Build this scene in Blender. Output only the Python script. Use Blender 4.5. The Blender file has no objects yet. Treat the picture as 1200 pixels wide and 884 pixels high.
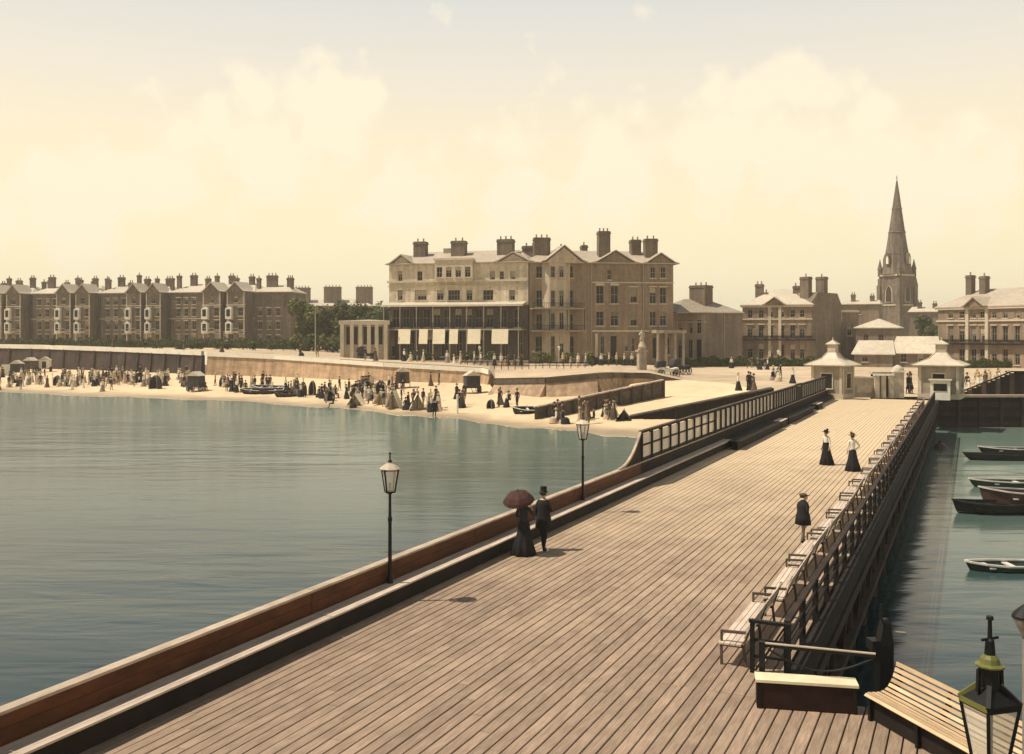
import bpy, math, random
from mathutils import Vector, Matrix
random.seed(7)
SC = bpy.context.scene
COL = SC.collection
# ------------------------------------------------------------------ camera
F, CX, HY, HC = 1150.0, 600.0, 390.0, 6.6      # focal length in photo pixels, optical axis, horizon row, eye height above the deck
cam = bpy.data.cameras.new("camera"); camo = bpy.data.objects.new("camera", cam); COL.objects.link(camo)
camo.location = (0, 0, HC); camo.rotation_euler = (math.pi/2, 0, 0)
cam.sensor_width = 36; cam.lens = 36*F/1200; cam.shift_y = -(442-HY)/1200
cam.clip_start = 0.1; cam.clip_end = 20000
SC.camera = camo
SC.view_settings.view_transform = 'Standard'; SC.view_settings.look = 'None'
SC.view_settings.exposure = 0.1; SC.view_settings.gamma = 1
# ------------------------------------------------------------------ sun and sky
ELEV = math.radians(60); SUN = Vector((-math.cos(ELEV), -0.04, math.sin(ELEV))).normalized()
sl = bpy.data.lights.new("sun", 'SUN'); sl.energy = 5.0; sl.angle = math.radians(0.5); sl.color = (1, .9, .74)
so = bpy.data.objects.new("sun", sl); COL.objects.link(so)
so.rotation_euler = (-SUN).to_track_quat('-Z', 'Y').to_euler()
W = bpy.data.worlds.new("World"); SC.world = W; W.use_nodes = True
nt = W.node_tree; nt.nodes.clear(); N = nt.nodes.new; L = nt.links.new
wo = N('ShaderNodeOutputWorld'); bg = N('ShaderNodeBackground'); L(bg.outputs[0], wo.inputs[0])
sky = N('ShaderNodeTexSky'); sky.sky_type = 'NISHITA'; sky.sun_disc = False
sky.sun_elevation = ELEV; sky.sun_rotation = math.radians(-90); sky.dust_density = 4
skm = N('ShaderNodeVectorMath'); skm.operation = 'SCALE'; skm.inputs['Scale'].default_value = 0.06
L(sky.outputs[0], skm.inputs[0])
tc = N('ShaderNodeTexCoord'); sx = N('ShaderNodeSeparateXYZ'); L(tc.outputs['Generated'], sx.inputs[0])
ramp = N('ShaderNodeValToRGB'); L(sx.outputs['Z'], ramp.inputs[0])
els = ramp.color_ramp.elements
els[0].position = 0.0; els[0].color = (1.10, .96, .63, 1)
els[1].position = 1.0; els[1].color = (.10, .135, .17, 1)
for p, c in ((.10, (1.10, .96, .62, 1)), (.19, (1.05, .91, .64, 1)), (.26, (.92, .84, .70, 1)), (.325, (.77, .77, .72, 1)), (.42, (.50, .52, .51, 1)), (.60, (.25, .28, .30, 1))):
    e = els.new(p); e.color = c
# soft cumulus heads
mp = N('ShaderNodeMapping'); mp.inputs['Scale'].default_value = (1, 1, 1.9); L(tc.outputs['Generated'], mp.inputs[0])
cn = N('ShaderNodeTexNoise'); cn.inputs['Scale'].default_value = 3.4; cn.inputs['Detail'].default_value = 8; cn.inputs['Roughness'].default_value = .55
L(mp.outputs[0], cn.inputs['Vector'])
def sky_dir(px, py): return Vector(((px-CX)/F, 1, (HY-py)/F)).normalized()
nrm_ = N('ShaderNodeVectorMath'); nrm_.operation = 'NORMALIZE'; L(tc.outputs['Generated'], nrm_.inputs[0])
cum = None
for px, py, rad in ((392, 100, .055), (352, 112, .045), (300, 118, .05), (425, 118, .04), (255, 140, .045), (938, 98, .055), (975, 112, .05), (838, 108, .045), (880, 120, .05), (1020, 140, .05), (750, 135, .035), (715, 165, .04), (400, 165, .10), (300, 178, .10), (200, 190, .09), (930, 165, .11), (840, 170, .09), (1030, 190, .10), (1120, 200, .09), (720, 205, .08), (600, 235, .10), (480, 225, .09), (90, 230, .10), (-160, 90, .1), (-420, 130, .12), (1450, 110, .1), (1800, 90, .14)):
    dd = N('ShaderNodeVectorMath'); dd.operation = 'DISTANCE'; L(nrm_.outputs[0], dd.inputs[0]); dd.inputs[1].default_value = sky_dir(px, py)
    mr = N('ShaderNodeMapRange'); mr.inputs[1].default_value = 0; mr.inputs[2].default_value = rad; mr.inputs[3].default_value = 1; mr.inputs[4].default_value = 0; L(dd.outputs['Value'], mr.inputs[0])
    if cum is None: cum = mr.outputs[0]
    else:
        mxm = N('ShaderNodeMath'); mxm.operation = 'MAXIMUM'; L(cum, mxm.inputs[0]); L(mr.outputs[0], mxm.inputs[1]); cum = mxm.outputs[0]
cfine = N('ShaderNodeTexNoise'); cfine.inputs['Scale'].default_value = 20; cfine.inputs['Detail'].default_value = 9; cfine.inputs['Roughness'].default_value = .55; L(nrm_.outputs[0], cfine.inputs['Vector'])
cf2 = N('ShaderNodeMath'); cf2.operation = 'MULTIPLY_ADD'; cf2.inputs[1].default_value = 2.3; cf2.inputs[2].default_value = -1.15; L(cfine.outputs[0], cf2.inputs[0])
csum = N('ShaderNodeMath'); csum.operation = 'ADD'; L(cum, csum.inputs[0]); L(cf2.outputs[0], csum.inputs[1])
cbr = N('ShaderNodeMath'); cbr.operation = 'MULTIPLY_ADD'; cbr.inputs[1].default_value = .55; L(cn.outputs[0], cbr.inputs[0]); L(csum.outputs[0], cbr.inputs[2])
cr = N('ShaderNodeValToRGB'); L(cbr.outputs[0], cr.inputs[0])
cr.color_ramp.elements[0].position = .60; cr.color_ramp.elements[0].color = (0, 0, 0, 1)
cr.color_ramp.elements[1].position = 1.0; cr.color_ramp.elements[1].color = (.8, .8, .8, 1)
mx = N('ShaderNodeMixRGB'); L(cr.outputs[0], mx.inputs[0]); L(ramp.outputs[0], mx.inputs[1]); mx.inputs[2].default_value = (1.10, .98, .73, 1)
zr = N('ShaderNodeMapRange'); zr.inputs[1].default_value = .3; zr.inputs[2].default_value = .6; zr.inputs[3].default_value = 1; zr.inputs[4].default_value = .25
L(sx.outputs['Z'], zr.inputs[0]); cmul = N('ShaderNodeMath'); cmul.operation = 'MULTIPLY'; L(cr.outputs[0], cmul.inputs[0]); L(zr.outputs[0], cmul.inputs[1]); L(cmul.outputs[0], mx.inputs[0])
mix = N('ShaderNodeMixRGB'); mix.inputs[0].default_value = .9; L(skm.outputs[0], mix.inputs[1]); L(mx.outputs[0], mix.inputs[2])
L(mix.outputs[0], bg.inputs[0]); bg.inputs[1].default_value = 1.0

# ------------------------------------------------------------------ helpers
def P(x, y, d): return Vector(((x-CX)*d/F, d, HC-(y-HY)*d/F))
def G(x, y, z):
    d = (HC-z)*F/(y-HY); return Vector(((x-CX)*d/F, d, z))
def XY(x, d): return Vector(((x-CX)*d/F, d))

class MB:
    def __init__(s): s.v = []; s.f = []; s.m = []
    def add(s, vs, fs, m=0, M=None):
        o = len(s.v)
        s.v += [tuple(M @ Vector(v)) if M else tuple(v) for v in vs]
        s.f += [tuple(i+o for i in f) for f in fs]; s.m += [m]*len(fs)
        return s
    def box(s, x0, x1, y0, y1, z0, z1, m=0, M=None):
        return s.add([(x0,y0,z0),(x1,y0,z0),(x1,y1,z0),(x0,y1,z0),(x0,y0,z1),(x1,y0,z1),(x1,y1,z1),(x0,y1,z1)],
              [(0,3,2,1),(4,5,6,7),(0,1,5,4),(1,2,6,5),(2,3,7,6),(3,0,4,7)], m, M)
    def quad(s, a, b, c, d, m=0): return s.add([a,b,c,d], [(0,1,2,3)], m)
    def bar(s, a, b, w, h=None, m=0):
        a, b = Vector(a), Vector(b); h = h or w; d = (b-a); l = d.length
        if l < 1e-6: return s
        M = Matrix.Translation(a) @ d.to_track_quat('Z', 'Y').to_matrix().to_4x4()
        return s.box(-w/2, w/2, -h/2, h/2, 0, l, m, M)
    def lathe(s, prof, n=10, m=0, M=None, caps=True):
        vs = []; fs = []
        for r, z in prof:
            for k in range(n):
                a = 2*math.pi*(k+.5)/n; vs.append((r*math.cos(a), r*math.sin(a), z))
        for i in range(len(prof)-1):
            for k in range(n):
                k2 = (k+1) % n; fs.append((i*n+k, i*n+k2, (i+1)*n+k2, (i+1)*n+k))
        if caps:
            fs.append(tuple(range(n-1, -1, -1))); fs.append(tuple((len(prof)-1)*n+k for k in range(n)))
        return s.add(vs, fs, m, M)
    def tube(s, a, b, r, n=8, m=0, r2=None):
        a, b = Vector(a), Vector(b); d = b-a
        M = Matrix.Translation(a) @ d.to_track_quat('Z', 'Y').to_matrix().to_4x4()
        return s.lathe([(r, 0), (r2 if r2 is not None else r, d.length)], n, m, M)
    def prism(s, poly, y0, y1, m=0, M=None):         # poly in (x,z), extruded along y
        n = len(poly); vs = [(x, y0, z) for x, z in poly]+[(x, y1, z) for x, z in poly]
        fs = [tuple(range(n)), tuple(range(2*n-1, n-1, -1))]+[(i, i+n, (i+1) % n+n, (i+1) % n) for i in range(n)]
        return s.add(vs, fs, m, M)
    def mesh(s, name, mats):
        me = bpy.data.meshes.new(name); me.from_pydata(s.v, [], s.f)
        for k in (mats if isinstance(mats, (list, tuple)) else [mats]): me.materials.append(k)
        if s.f: me.polygons.foreach_set('material_index', s.m)
        me.update(); return me
    def build(s, name, mats, parent=None, M=None, smooth=False):
        me = s.mesh(name, mats)
        if smooth: me.polygons.foreach_set('use_smooth', [True]*len(me.polygons))
        return link(name, me, parent, M)
def link(name, me, parent=None, M=None):
    o = bpy.data.objects.new(name, me); COL.objects.link(o)
    if parent: o.parent = parent
    if M is not None: o.matrix_basis = M
    return o
def T(x=0, y=0, z=0): return Matrix.Translation((x, y, z))
def RZ(a): return Matrix.Rotation(a, 4, 'Z')
def tag(o, label=None, cat=None, group=None, kind=None):
    if label: o['label'] = label
    if cat: o['category'] = cat
    if group: o['group'] = group
    if kind: o['kind'] = kind
    return o
def thing(name, label, cat, loc, rz=0, group=None):
    o = bpy.data.objects.new(name, None); COL.objects.link(o); o.empty_display_size = .2
    o.location = loc; o.rotation_euler = (0, 0, rz); return tag(o, label, cat, group)
KIDS = {}
def copy_tree(o, parent=None):
    c = o.copy(); COL.objects.link(c)
    if parent: c.parent = parent
    for ch in list(o.children): copy_tree(ch, c)
    return c
def dup(o, loc, rz=None, label=None, group=None, scale=None):
    c = copy_tree(o); c.location = loc
    if rz is not None: c.rotation_euler = (0, 0, rz)
    if label: c['label'] = label
    if group: c['group'] = group
    if scale: c.scale = (scale,)*3
    return c

# ------------------------------------------------------------------ materials
MT = {}
def mat(name, col, rough=.8, var=.25, scale=3.0, stretch=(1, 1, 1), bump=0.0, spec=.3, rnd=0.0, metal=0.0, coord='Object', detail=5, island=False, streak=0.0):
    m = bpy.data.materials.new(name); m.use_nodes = True; t = m.node_tree; n = t.nodes.new; l = t.links.new
    b = t.nodes['Principled BSDF']; b.inputs['Roughness'].default_value = rough; b.inputs['Specular IOR Level'].default_value = spec; b.inputs['Metallic'].default_value = metal
    c = n('ShaderNodeTexCoord'); mpn = n('ShaderNodeMapping'); mpn.inputs['Scale'].default_value = stretch
    oi = n('ShaderNodeObjectInfo'); geo = n('ShaderNodeNewGeometry')
    ad = n('ShaderNodeMath'); ad.operation = 'ADD'; l(oi.outputs['Random'], ad.inputs[0])
    if island: l(geo.outputs['Random Per Island'], ad.inputs[1])
    else: ad.inputs[1].default_value = 0
    off = n('ShaderNodeMath'); off.operation = 'MULTIPLY'; off.inputs[1].default_value = 37; l(ad.outputs[0], off.inputs[0])
    va = n('ShaderNodeVectorMath'); l(c.outputs[coord], va.inputs[0]); l(off.outputs[0], va.inputs[1]); l(va.outputs[0], mpn.inputs[0])
    ns = n('ShaderNodeTexNoise'); ns.inputs['Scale'].default_value = scale; ns.inputs['Detail'].default_value = detail; ns.inputs['Roughness'].default_value = .65
    l(mpn.outputs[0], ns.inputs['Vector'])
    r = n('ShaderNodeMapRange'); r.inputs[1].default_value = .3; r.inputs[2].default_value = .7; r.inputs[3].default_value = 1-var; r.inputs[4].default_value = 1+var
    l(ns.outputs[0], r.inputs[0]); val = r.outputs[0]
    # broad, soft weathering on top of the fine grain
    n2 = n('ShaderNodeTexNoise'); n2.inputs['Scale'].default_value = scale*.13; n2.inputs['Detail'].default_value = 3; l(va.outputs[0], n2.inputs['Vector'])
    r2 = n('ShaderNodeMapRange'); r2.inputs[1].default_value = .3; r2.inputs[2].default_value = .7; r2.inputs[3].default_value = 1-var*.6; r2.inputs[4].default_value = 1+var*.6
    l(n2.outputs[0], r2.inputs[0]); mu = n('ShaderNodeMath'); mu.operation = 'MULTIPLY'; l(val, mu.inputs[0]); l(r2.outputs[0], mu.inputs[1]); val = mu.outputs[0]
    if streak:
        mp3 = n('ShaderNodeMapping'); mp3.inputs['Scale'].default_value = (1.3, 1.3, .12); l(va.outputs[0], mp3.inputs[0])
        n3 = n('ShaderNodeTexNoise'); n3.inputs['Scale'].default_value = 1.0; n3.inputs['Detail'].default_value = 4; l(mp3.outputs[0], n3.inputs['Vector'])
        r3 = n('ShaderNodeMapRange'); r3.inputs[1].default_value = .35; r3.inputs[2].default_value = .65; r3.inputs[3].default_value = 1-streak; r3.inputs[4].default_value = 1+streak
        l(n3.outputs[0], r3.inputs[0]); mu = n('ShaderNodeMath'); mu.operation = 'MULTIPLY'; l(val, mu.inputs[0]); l(r3.outputs[0], mu.inputs[1]); val = mu.outputs[0]
    if rnd:
        fr = n('ShaderNodeMath'); fr.operation = 'FRACT'; l(ad.outputs[0], fr.inputs[0])
        r4 = n('ShaderNodeMapRange'); r4.inputs[3].default_value = 1-rnd; r4.inputs[4].default_value = 1+rnd; l(fr.outputs[0], r4.inputs[0])
        mu = n('ShaderNodeMath'); mu.operation = 'MULTIPLY'; l(val, mu.inputs[0]); l(r4.outputs[0], mu.inputs[1]); val = mu.outputs[0]
    vm = n('ShaderNodeVectorMath'); vm.operation = 'SCALE'; vm.inputs[0].default_value = col; l(val, vm.inputs['Scale']); l(vm.outputs[0], b.inputs['Base Color'])
    if bump:
        bp = n('ShaderNodeBump'); bp.inputs['Strength'].default_value = bump; bp.inputs['Distance'].default_value = .02; l(ns.outputs[0], bp.inputs['Height']); l(bp.outputs[0], b.inputs['Normal'])
    MT[name] = m; return m
M_deck = mat('deck_timber', (.285, .203, .145), .85, .26, 9, (3, .25, 3), .35, rnd=.12, island=True)
def deck_falloff(m):
    # near-to-far brightness falloff painted into the boards, sandier and lighter towards the beach end
    t = m.node_tree; n = t.nodes.new; l = t.links.new; b = t.nodes['Principled BSDF']; src = b.inputs['Base Color'].links[0].from_socket
    g = n('ShaderNodeNewGeometry'); d = n('ShaderNodeVectorMath'); d.operation = 'DOT_PRODUCT'; d.inputs[1].default_value = (.4251, .9051, 0); l(g.outputs['Position'], d.inputs[0])
    ns = n('ShaderNodeTexNoise'); ns.inputs['Scale'].default_value = .35; ns.inputs['Detail'].default_value = 8; ns.inputs['Roughness'].default_value = .7; l(g.outputs['Position'], ns.inputs['Vector'])
    r = n('ShaderNodeMapRange'); r.inputs[1].default_value = 14; r.inputs[2].default_value = 62; r.inputs[3].default_value = -.30; r.inputs[4].default_value = .92; l(d.outputs['Value'], r.inputs[0])
    a = n('ShaderNodeMath'); a.operation = 'MULTIPLY_ADD'; a.inputs[1].default_value = 1.4; a.inputs[2].default_value = -.55; l(ns.outputs[0], a.inputs[0])
    c = n('ShaderNodeMath'); c.operation = 'ADD'; c.use_clamp = True; l(a.outputs[0], c.inputs[0]); l(r.outputs[0], c.inputs[1])
    mxx = n('ShaderNodeMixRGB'); mxx.inputs[2].default_value = (.60, .46, .30, 1); l(c.outputs[0], mxx.inputs[0]); l(src, mxx.inputs[1]); l(mxx.outputs[0], b.inputs['Base Color'])
deck_falloff(M_deck)
M_brown = mat('brown_painted_timber', (.085, .030, .012), .6, .35, 4, (1, .4, 1), .15, spec=.2)
M_maroon = mat('maroon_painted_timber', (.022, .009, .007), .65, .35, 4, (1, .4, 1), .15, spec=.2)
M_cap = mat('weathered_cap_timber', (.42, .33, .25), .7, .25, 6, (1, .3, 1), .2)
M_dark = mat('dark_tarred_timber', (.013, .009, .007), .8, .4, 3, (1, 1, 1), .3, streak=.3)
M_pile = mat('wet_pile_timber', (.030, .017, .013), .7, .45, 2, (1, 1, .4), .3, streak=.4)
M_iron = mat('dark_iron', (.008, .008, .008), .5, .3, 8, spec=.25)
M_bench = mat('bench_slat_timber', (.50, .36, .22), .6, .2, 8, (.3, 3, 3), .2, rnd=.18)
M_seat = mat('pale_seat_timber', (.52, .42, .335), .6, .22, 8, (3, .3, 3), .2, rnd=.15)
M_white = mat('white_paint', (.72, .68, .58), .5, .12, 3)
M_cream = mat('cream_paint', (.70, .60, .40), .55, .15, 3)
M_cream_wall = mat('cream_painted_stucco', (.55, .465, .345), .85, .18, 1.2, bump=.1, streak=.16)
M_stucco = mat('cream_stucco', (.44, .36, .265), .85, .18, 1.2, bump=.1, streak=.14)
M_brick = mat('brown_brick', (.235, .17, .118), .9, .2, 2.2, bump=.15, streak=.16)
M_brick2 = mat('grey_brown_brick', (.19, .15, .112), .9, .2, 2.2, bump=.15, streak=.16)
M_terr = mat('terrace_brick', (.165, .128, .09), .9, .25, 1.6, bump=.15, streak=.2)
M_stone = mat('church_stone', (.145, .116, .086), .9, .3, 1.2, bump=.2, streak=.25)
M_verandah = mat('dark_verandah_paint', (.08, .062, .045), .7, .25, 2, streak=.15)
M_kiosk = mat('weathered_kiosk_render', (.32, .27, .205), .85, .2, 1.5, bump=.1, streak=.2)
M_slate = mat('pale_slate', (.42, .35, .27), .6, .18, 1.6, (1, 1, 1), .1)
M_slate2 = mat('grey_slate', (.30, .25, .19), .65, .22, 1.6, bump=.1)
M_lead = mat('pale_lead_roof', (.52, .45, .35), .55, .15, 1.5)
M_trim = mat('pale_stone_trim', (.52, .44, .33), .8, .15, 2)
M_glass = mat('window_glass', (.018, .016, .014), .2, .3, 2, spec=.18, rnd=.5)
M_curtain = mat('window_blind', (.33, .28, .20), .8, .2, 3, rnd=.5)
M_frame = mat('window_frame_paint', (.30, .245, .18), .6, .1, 3)
M_blind = mat('cream_canvas', (.78, .70, .52), .8, .1, 2)
M_door = mat('dark_door_paint', (.045, .03, .022), .5, .2, 3)
M_pot = mat('chimney_clay', (.36, .24, .15), .9, .2, 4)
M_chim = mat('chimney_brick', (.16, .122, .088), .9, .25, 2.5, streak=.2)
M_sand = mat('beach_sand', (.66, .50, .32), .95, .12, .35, bump=.2, coord='Object', detail=10, spec=.1)
def wet_sand(m, z0):
    t = m.node_tree; n = t.nodes.new; l = t.links.new; b = t.nodes['Principled BSDF']; src = b.inputs['Base Color'].links[0].from_socket
    g = n('ShaderNodeNewGeometry'); sp_ = n('ShaderNodeSeparateXYZ'); l(g.outputs['Position'], sp_.inputs[0])
    ns = n('ShaderNodeTexNoise'); ns.inputs['Scale'].default_value = .12; ns.inputs['Detail'].default_value = 5; l(g.outputs['Position'], ns.inputs['Vector'])
    a = n('ShaderNodeMath'); a.operation = 'MULTIPLY_ADD'; a.inputs[1].default_value = -.5; l(ns.outputs[0], a.inputs[0]); l(sp_.outputs['Z'], a.inputs[2])
    r = n('ShaderNodeMapRange'); r.inputs[1].default_value = z0-.18; r.inputs[2].default_value = z0+.12; r.inputs[3].default_value = .52; r.inputs[4].default_value = 1.0; l(a.outputs[0], r.inputs[0])
    vm = n('ShaderNodeVectorMath'); vm.operation = 'SCALE'; l(src, vm.inputs[0]); l(r.outputs[0], vm.inputs['Scale']); l(vm.outputs[0], b.inputs['Base Color'])
    r2 = n('ShaderNodeMapRange'); r2.inputs[1].default_value = .52; r2.inputs[2].default_value = 1; r2.inputs[3].default_value = .35; r2.inputs[4].default_value = .95; l(r.outputs[0], r2.inputs[0]); l(r2.outputs[0], b.inputs['Roughness'])
wet_sand(M_sand, -3.2)
M_road = mat('sandy_road', (.50, .385, .265), .95, .22, .25, detail=10, spec=.1)
M_wallA = mat('sea_wall_dark_timber', (.05, .033, .026), .8, .35, .7, (1, 1, 1), .2, streak=.3)
M_wallB = mat('sea_wall_concrete', (.36, .25, .16), .9, .25, .4, (1, 1, 3), .15, streak=.25)
M_groyne = mat('groyne_timber', (.085, .065, .05), .85, .3, 1, (1, 1, 3), .2, streak=.3)
M_leaf = mat('dark_green_leaves', (.058, .07, .018), .7, .45, 1.2, spec=.2, island=True, rnd=.35)
M_leaf2 = mat('olive_leaves', (.10, .10, .025), .7, .4, 1.2, spec=.2, island=True, rnd=.35)
M_bark = mat('bark', (.07, .05, .035), .9, .3, 6)
M_skin = mat('skin', (.52, .34, .24), .6, .06, 10)
M_hair = mat('brown_hair', (.05, .03, .018), .6, .2, 30)
M_black = mat('black_cloth', (.014, .012, .013), .85, .2, 9)
M_navy = mat('dark_blue_cloth', (.022, .025, .032), .85, .2, 9)
M_brownc = mat('brown_cloth', (.10, .065, .04), .85, .2, 9)
M_greyc = mat('grey_cloth', (.22, .19, .16), .85, .2, 9)
M_whitec = mat('white_cloth', (.72, .68, .58), .85, .1, 9)
M_tanc = mat('tan_cloth', (.46, .34, .23), .85, .15, 9)
M_redc = mat('dull_red_cloth', (.055, .021, .018), .8, .2, 6)
M_straw = mat('straw', (.50, .38, .20), .8, .15, 20)
M_darkcanvas = mat('dark_canvas', (.045, .04, .04), .9, .25, 3)
M_hullw = mat('white_hull_paint', (.62, .58, .52), .5, .15, 2)
M_hullg = mat('green_hull_paint', (.03, .055, .045), .5, .2, 2)
M_hullb = mat('black_hull_paint', (.016, .016, .016), .55, .25, 2)
M_hullr = mat('brown_hull_paint', (.10, .06, .05), .55, .25, 2)
M_brass = mat('olive_brass', (.13, .13, .03), .45, .25, 8, metal=.0, spec=.5)
def glassy(name, col, alpha, rough=.05):
    m = bpy.data.materials.new(name); m.use_nodes = True; t = m.node_tree
    b = t.nodes['Principled BSDF']; b.inputs['Base Color'].default_value = (*col, 1); b.inputs['Roughness'].default_value = rough; b.inputs['Alpha'].default_value = alpha
    return m
M_lampglass = glassy('lamp_glass', (.8, .76, .66), .42)
M_screen = glassy('screen_glass', (.55, .51, .46), .68, .2)
# sea
def sea():
    m = bpy.data.materials.new('sea_water'); m.use_nodes = True; t = m.node_tree; n = t.nodes.new; l = t.links.new
    b = t.nodes['Principled BSDF']; b.inputs['Roughness'].default_value = .16; b.inputs['IOR'].default_value = 1.333
    c = n('ShaderNodeTexCoord')
    def wave(scale, stretch, rot):
        mpn = n('ShaderNodeMapping'); mpn.inputs['Scale'].default_value = stretch; mpn.inputs['Rotation'].default_value = (0, 0, rot); l(c.outputs['Object'], mpn.inputs[0])
        ns = n('ShaderNodeTexNoise'); ns.inputs['Scale'].default_value = scale; ns.inputs['Detail'].default_value = 4; ns.inputs['Distortion'].default_value = .4; l(mpn.outputs[0], ns.inputs['Vector']); return ns
    a = wave(.6, (.3, 1, 1), .12); bb = wave(.12, (.25, 1, 1), -.08); cc = wave(.035, (.3, 1, 1), .1)
    s1 = n('ShaderNodeMath'); s1.operation = 'MULTIPLY_ADD'; s1.inputs[1].default_value = 2.2; l(bb.outputs[0], s1.inputs[0]); l(a.outputs[0], s1.inputs[2])
    slick = wave(.05, (.12, 1, 1), .06); sr = n('ShaderNodeMapRange'); sr.inputs[1].default_value = .36; sr.inputs[2].default_value = .62; sr.inputs[3].default_value = .08; sr.inputs[4].default_value = .26; l(slick.outputs[0], sr.inputs[0])
    bp = n('ShaderNodeBump'); l(sr.outputs[0], bp.inputs['Strength']); bp.inputs['Distance'].default_value = .3; l(s1.outputs[0], bp.inputs['Height']); l(bp.outputs[0], b.inputs['Normal'])
    rp = n('ShaderNodeValToRGB'); rp.color_ramp.elements[0].position = .35; rp.color_ramp.elements[0].color = (.002, .018, .022, 1)
    rp.color_ramp.elements[1].position = .68; rp.color_ramp.elements[1].color = (.008, .040, .044, 1); l(cc.outputs[0], rp.inputs[0])
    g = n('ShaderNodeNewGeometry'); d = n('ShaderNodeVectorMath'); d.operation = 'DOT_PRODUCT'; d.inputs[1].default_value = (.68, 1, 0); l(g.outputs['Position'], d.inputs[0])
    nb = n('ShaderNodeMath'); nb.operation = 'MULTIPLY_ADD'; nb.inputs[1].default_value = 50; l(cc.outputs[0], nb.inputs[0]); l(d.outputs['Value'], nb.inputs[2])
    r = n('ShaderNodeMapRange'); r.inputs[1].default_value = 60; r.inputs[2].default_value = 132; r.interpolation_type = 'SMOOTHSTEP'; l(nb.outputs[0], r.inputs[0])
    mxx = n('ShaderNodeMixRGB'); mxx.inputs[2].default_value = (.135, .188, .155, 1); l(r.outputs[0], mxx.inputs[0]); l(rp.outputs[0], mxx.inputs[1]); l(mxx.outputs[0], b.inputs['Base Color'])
    return m
M_sea = sea()

# ------------------------------------------------------------------ water, beach, ground
WZ = -3.2
mb = MB(); mb.quad((-1450, -150, WZ), (1450, -150, WZ), (1450, 300, WZ), (-1450, 300, WZ))
tag(mb.build('sea', M_sea), kind='structure')
# column: photo x, waterline d, foot d, foot z, wall top z
COLS = [(-700, 185, 245, -1.0, 4.3), (-150, 170, 228, -1.2, 4.0), (0, 161, 221, -1.3, 3.9), (50, 156, 216, -1.3, 3.8), (140, 149, 203, -1.3, 3.45), (237, 143, 187, -1.3, 3.06),
        (243, 143, 184, -1.3, 3.0), (322, 135, 178, -1.3, 2.6), (450, 120, 160, -1.3, 1.85), (565, 106.5, 153, -1.3, 1.2), (574, 106, 150, -1.3, 1.0), (580, 105, 136, -1.6, .3), (640, 99, 128, -1.7, .8),
        (700, 95, 128, -1.4, 1.4), (716, 94, 131, -1.0, 1.35), (730, 93, 139, -.8, 1.0), (762, 92, 139, -.3, .9), (800, 92, 138, -.06, -.06), (850, 92, 130, -.06, -.06), (905, 90, 112, -.06, -.06), (960, 88, 103, -.06, -.06), (1020, 86, 101.5, -.06, -.06)]
def lerpcol(x, i):
    for a, b in zip(COLS, COLS[1:]):
        if a[0] <= x <= b[0]:
            t = (x-a[0])/(b[0]-a[0]); return a[i]+(b[i]-a[i])*t
    return COLS[0][i] if x < COLS[0][0] else COLS[-1][i]
xs = sorted(set([c[0] for c in COLS]+list(range(-680, 1020, 14))))
rows = [-.9, -.35, -.1, 0, .1, .22, .36, .5, .65, .8, 1.0]
def beach_pt(x, t):
    dw, df, zf = lerpcol(x, 1), lerpcol(x, 2), lerpcol(x, 3)
    d = dw+(df-dw)*t; z = WZ+(zf-WZ)*t if t >= 0 else WZ+2.2*t
    if 0 <= t < .99: z += .10*math.sin(x*.11+t*9)*math.sin(x*.043+5*t)*min(1, t*4)
    if t == 0: d += 1.3*math.sin(x*.05)+.7*math.sin(x*.13+1)
    return Vector(((x-CX)*d/F, d, z))
mb = MB(); vs = [beach_pt(x, t) for x in xs for t in rows]; nr = len(rows)
mb.add(vs, [(i*nr+j, (i+1)*nr+j, (i+1)*nr+j+1, i*nr+j+1) for i in range(len(xs)-1) for j in range(nr-1)])
tag(mb.build('beach', M_sand, smooth=True), kind='structure')
fo = MB(); rnd = random.Random(12)
fx = [x for x in range(-200, 760, 3)]
for a_, b_ in zip(fx, fx[1:]):
    if rnd.random() < .15+.75*(.5+.5*math.sin(a_*.021+1.7)): continue
    pa, pb = beach_pt(a_, 0), beach_pt(b_, 0); w0 = .1+.3*abs(math.sin(a_*.07))+rnd.uniform(0, .2); w1 = .1+.3*abs(math.sin(b_*.07))
    z_ = WZ+.012; fo.quad((pa.x, pa.y-w0, z_), (pb.x, pb.y-w1, z_), (pb.x, pb.y+.1, z_+.01), (pa.x, pa.y+.1, z_+.01))
tag(fo.build('surf', M_trim), kind='stuff')
def sand_at(x, y):
    lo, hi = 0.0, 1.0
    for _ in range(24):
        m_ = (lo+hi)/2; p = beach_pt(x, m_); yy = HY+F*(HC-p.z)/p.y
        if yy > y: lo = m_
        else: hi = m_
    return beach_pt(x, lo)
def zg(x):
    tab = [(-700, 3.2), (300, 2.9), (440, 1.2), (620, .9), (740, .6), (800, -.06), (4000, -.06)]
    for a, b in zip(tab, tab[1:]):
        if x <= b[0]: return a[1]+(b[1]-a[1])*max(0, (x-a[0])/(b[0]-a[0]))
    return -.06
gx = [c[0] for c in COLS]+[1060, 1098, 1150, 1250, 1500, 2200, 4000]
mb = MB(); vs = []
for x in gx:
    e = lerpcol(x, 2) if x <= 1020 else 102.2; ez = lerpcol(x, 4) if x <= 1020 else -.06
    for d, z in ((e, ez-.02), (e+12, ez-.02), (190, zg(x)), (300, zg(x)), (800, -.1), (1600, -.1)):
        d = max(d, e+.01*d if d > e else e); vs.append(((x-CX)*d/F, d, z))
mb.add(vs, [(i*6+j, (i+1)*6+j, (i+1)*6+j+1, i*6+j+1) for i in range(len(gx)-1) for j in range(5)])
tag(mb.build('ground', M_road), kind='structure')

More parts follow.
